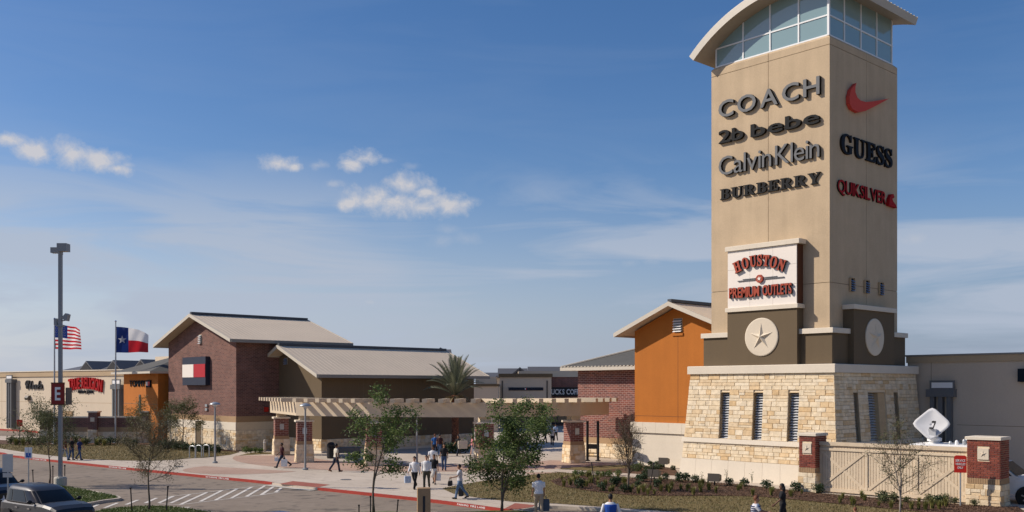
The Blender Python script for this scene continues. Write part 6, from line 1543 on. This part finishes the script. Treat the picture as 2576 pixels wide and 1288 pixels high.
bag('large white shopping bag held by the man in dark red', hh[0], .42, .2, .48, WHT, R(10)); bag('small white bag in the far hand of the man in dark red', hh[1], .26, .14, .26, WHT)
person('man in cream shirt and dark jeans walking beneath the pergola front', gp(845,1187), -60, 1.80, .3, ('cream',(.66,.60,.48)), DJN, SKIN_C, bulk=1.08, phase=-1, shoe=(.22,.09,.04))
hh = person('left man of the walking pair, white shirt and black trousers', gp(1043,1230), 165, 1.76, .42, WHT, BLK, SKIN_A, HAIR_B, 'long', bulk=1.05)
bag('blue and white bag held by the left man of the walking pair', hh[1], .34, .16, .36, ('pale_blue',(.38,.45,.56)), R(20))
person('right man of the walking pair, white shirt and dark khaki trousers', gp(1073,1229), 178, 1.76, .2, WHT, DKK, SKIN_A, HAIR_B, 'long', bulk=1.12, phase=-1)
hh = person('woman in black top and white skirt behind the walking pair', gp(1092,1218), 172, 1.66, .28, BLK, ('off_white',(.66,.62,.56)), SKIN_B, HAIR_BR, 'short', True, skirt=.42, female=True)
bag('white bag hanging beside the woman in the white skirt', hh[0], .3, .14, .4, WHT)
person('man in white T-shirt partly hidden behind the woman in the white skirt', gp(1089,1194), 180, 1.78, .25, WHT, ('grey_trousers',(.12,.12,.13)), SKIN_C, HAIR_B, bulk=1.15)
person('man in black T-shirt and blue jeans beside the white T-shirt man', gp(1117,1184), 178, 1.74, .15, BLK, JNS, SKIN_B, HAIR_B, bulk=1.08)
hh = person('woman in pale top and blue jeans walking along the kerb', gp(1157,1255), 95, 1.68, .32, ('pale_grey',(.48,.48,.50)), ('light_jeans',(.10,.17,.28)), SKIN_B, HAIR_B, 'short', female=True, bulk=1.1, arms=((.5,.9),(-.3,.3)))
bag('dark handbag held in front by the woman in blue jeans', hh[0], .34, .16, .24, BLK, R(80)); bag('dark bag trailing behind the woman in blue jeans', (hh[1][0],hh[1][1],.75), .36, .18, .5, ('charcoal',(.03,.03,.035)), R(80))
person('person in bright blue top seen from behind under the pergola', gp(1094,1147), 5, 1.72, .2, ('bright_blue',(.03,.12,.36)), DJN, SKIN_B, HAIR_R, bulk=1.1)
person('dark dressed person beside the one in the bright blue top', gp(1106,1148), -10, 1.76, .25, ('dark_maroon',(.04,.015,.018)), JNS, SKIN_B, HAIR_B)
hh = person('woman with dark hair carrying a huge beige bag near the palm', gp(1153,1146), 150, 1.66, .45, BLK, DJN, SKIN_B, HAIR_B, 'short', True, female=True)
bag('huge white and beige bag carried near the palm', (hh[0][0]+.1,hh[0][1]-.2,1.32), .75, .4, .62, ('beige_bag',(.60,.53,.42)), R(10))
hh = person('girl in pink top and denim shorts by the third pergola pillar', gp(1189,1148), 100, 1.62, .3, ('pink',(.62,.22,.24)), ('denim',(.05,.08,.15)), SKIN_A, HAIR_BR, 'short', True, skirt=.55, female=True)
bag('white bag held by the girl in pink', hh[0], .3, .14, .4, WHT)
hh = person('man in white polo and khaki trousers seen from behind in the foreground', (1.12,40.9,.0), 8, 1.75, .12, WHT, KHK, SKIN_B, HAIR_B, bulk=1.15)
bag('grey blue sack held by the man in khaki trousers', hh[1], .42, .22, .5, ('slate',(.07,.09,.12)), R(15))
person('person in blue vest over white sleeves seen from behind at the lower edge', (3.48,34.4,RZ), 0, 1.74, .12, WHT, BLK, SKIN_B, HAIR_B, 'long', bulk=1.2, vest=('royal_blue',(.015,.07,.34)), arms=((-.1,.35,.32),(-.1,.35,.32)))
person('woman in navy and white striped top pushing a stroller', (8.57,34.3,RZ), -105, 1.72, .3, ('white_knit',(.62,.62,.64)), ('navy_trousers',(.02,.025,.05)), SKIN_B, HAIR_R, 'short', female=True, bulk=1.3, stripes=True, top_over=True, arms=((.75,.6),(.75,.6)))
person('slim woman dressed all in black facing the stroller', (10.29,37.0,.02), 75, 1.72, .25, BLK, BLK, SKIN_C, HAIR_B, 'short', True, female=True, arms=((.35,.5),(-.2,.2)))
person('child whose head just shows at the lower edge below the fence', (12.35,35.0,RZ), 30, 1.22, .2, ('coral',(.5,.14,.10)), DJN, SKIN_B, HAIR_R)
person('walker in red brown top half hidden by the tall parking light', gp(163,1158), -105, 1.70, .3, ('rust',(.13,.03,.022)), ('pale_jeans',(.22,.27,.34)), SKIN_A, HAIR_BR)
person('middle walker of three at far left in black top and jeans', gp(180,1157), -110, 1.68, .1, BLK, JNS, SKIN_A, HAIR_R, 'short', True, female=True, bulk=1.1)
person('rightmost walker of three at far left in navy top', gp(200,1157), -100, 1.64, .3, ('navy_top',(.02,.03,.11)), JNS, SKIN_A, HAIR_BR, 'short', True, female=True, phase=-1)
person('distant shopper in pale shirt inside the court gap', gp(1389,1121), 175, 1.7, .25, ('pale_shirt',(.5,.5,.48)), BLK, SKIN_B)
person('distant shopper in light blue shirt deeper in the court', gp(1398,1109), 10, 1.72, .3, ('sky_shirt',(.3,.4,.55)), BLK, SKIN_B)
person('distant shopper in dark clothes left of the pale shirted one', gp(1372,1115), -60, 1.7, .3, ('teal',(.03,.12,.13)), BLK, SKIN_B)
person('distant shopper in purple top near the third pillar', gp(1352,1117), 120, 1.65, .3, ('purple',(.16,.08,.2)), DJN, SKIN_A, HAIR_BR, long_hair=True, female=True)
# stroller
t = thing('stroller', 'dark blue baby stroller in front of the striped woman', 'stroller', (9.45,34.15,RZ), R(-12))
m = MB(); m.loft([[(-.28,-.22,.35),(.34,-.22,.3),(.34,.22,.3),(-.28,.22,.35)],[(-.34,-.24,.72),(.38,-.24,.52),(.38,.24,.52),(-.34,.24,.72)]]); m.build('seat', cloth('stroller_navy',(.015,.02,.05)), t)
m = MB(); rings = []
for k in range(7):
    a = R(100-22*k); rings.append([(-.08-.32*math.cos(a)*-1*.9-.05, y, .66+.34*math.sin(a)) for y in (-.25,-.12,0,.12,.25)])
m.v = [p for r_ in rings for p in r_]; m.f = [(q*5+i,q*5+i+1,(q+1)*5+i+1,(q+1)*5+i) for q in range(6) for i in range(4)]; m.m = [0]*len(m.f); m.build('canopy', cloth('stroller_navy',(.015,.02,.05)), t)
m = MB()
for s in (-.24,.24): m.tube([(-.62,s,1.02),(-.3,s,.7),(.42,s,.14)], .014, 5); m.tube([(-.38,s,.14),(.1,s,.45)], .014, 5)
m.tube([(-.62,-.24,1.02),(-.62,.24,1.02)], .018, 6); m.build('frame', MT['galv'], t)
for x in (-.38,.42):
    for s in (-.26,.26): m = MB(); m.lathe([(.08,-.02),(.13,-.02),(.13,.02),(.08,.02)], 14, (x,s,.13), 'y'); m.build('wheel', MT['tyre'], t)
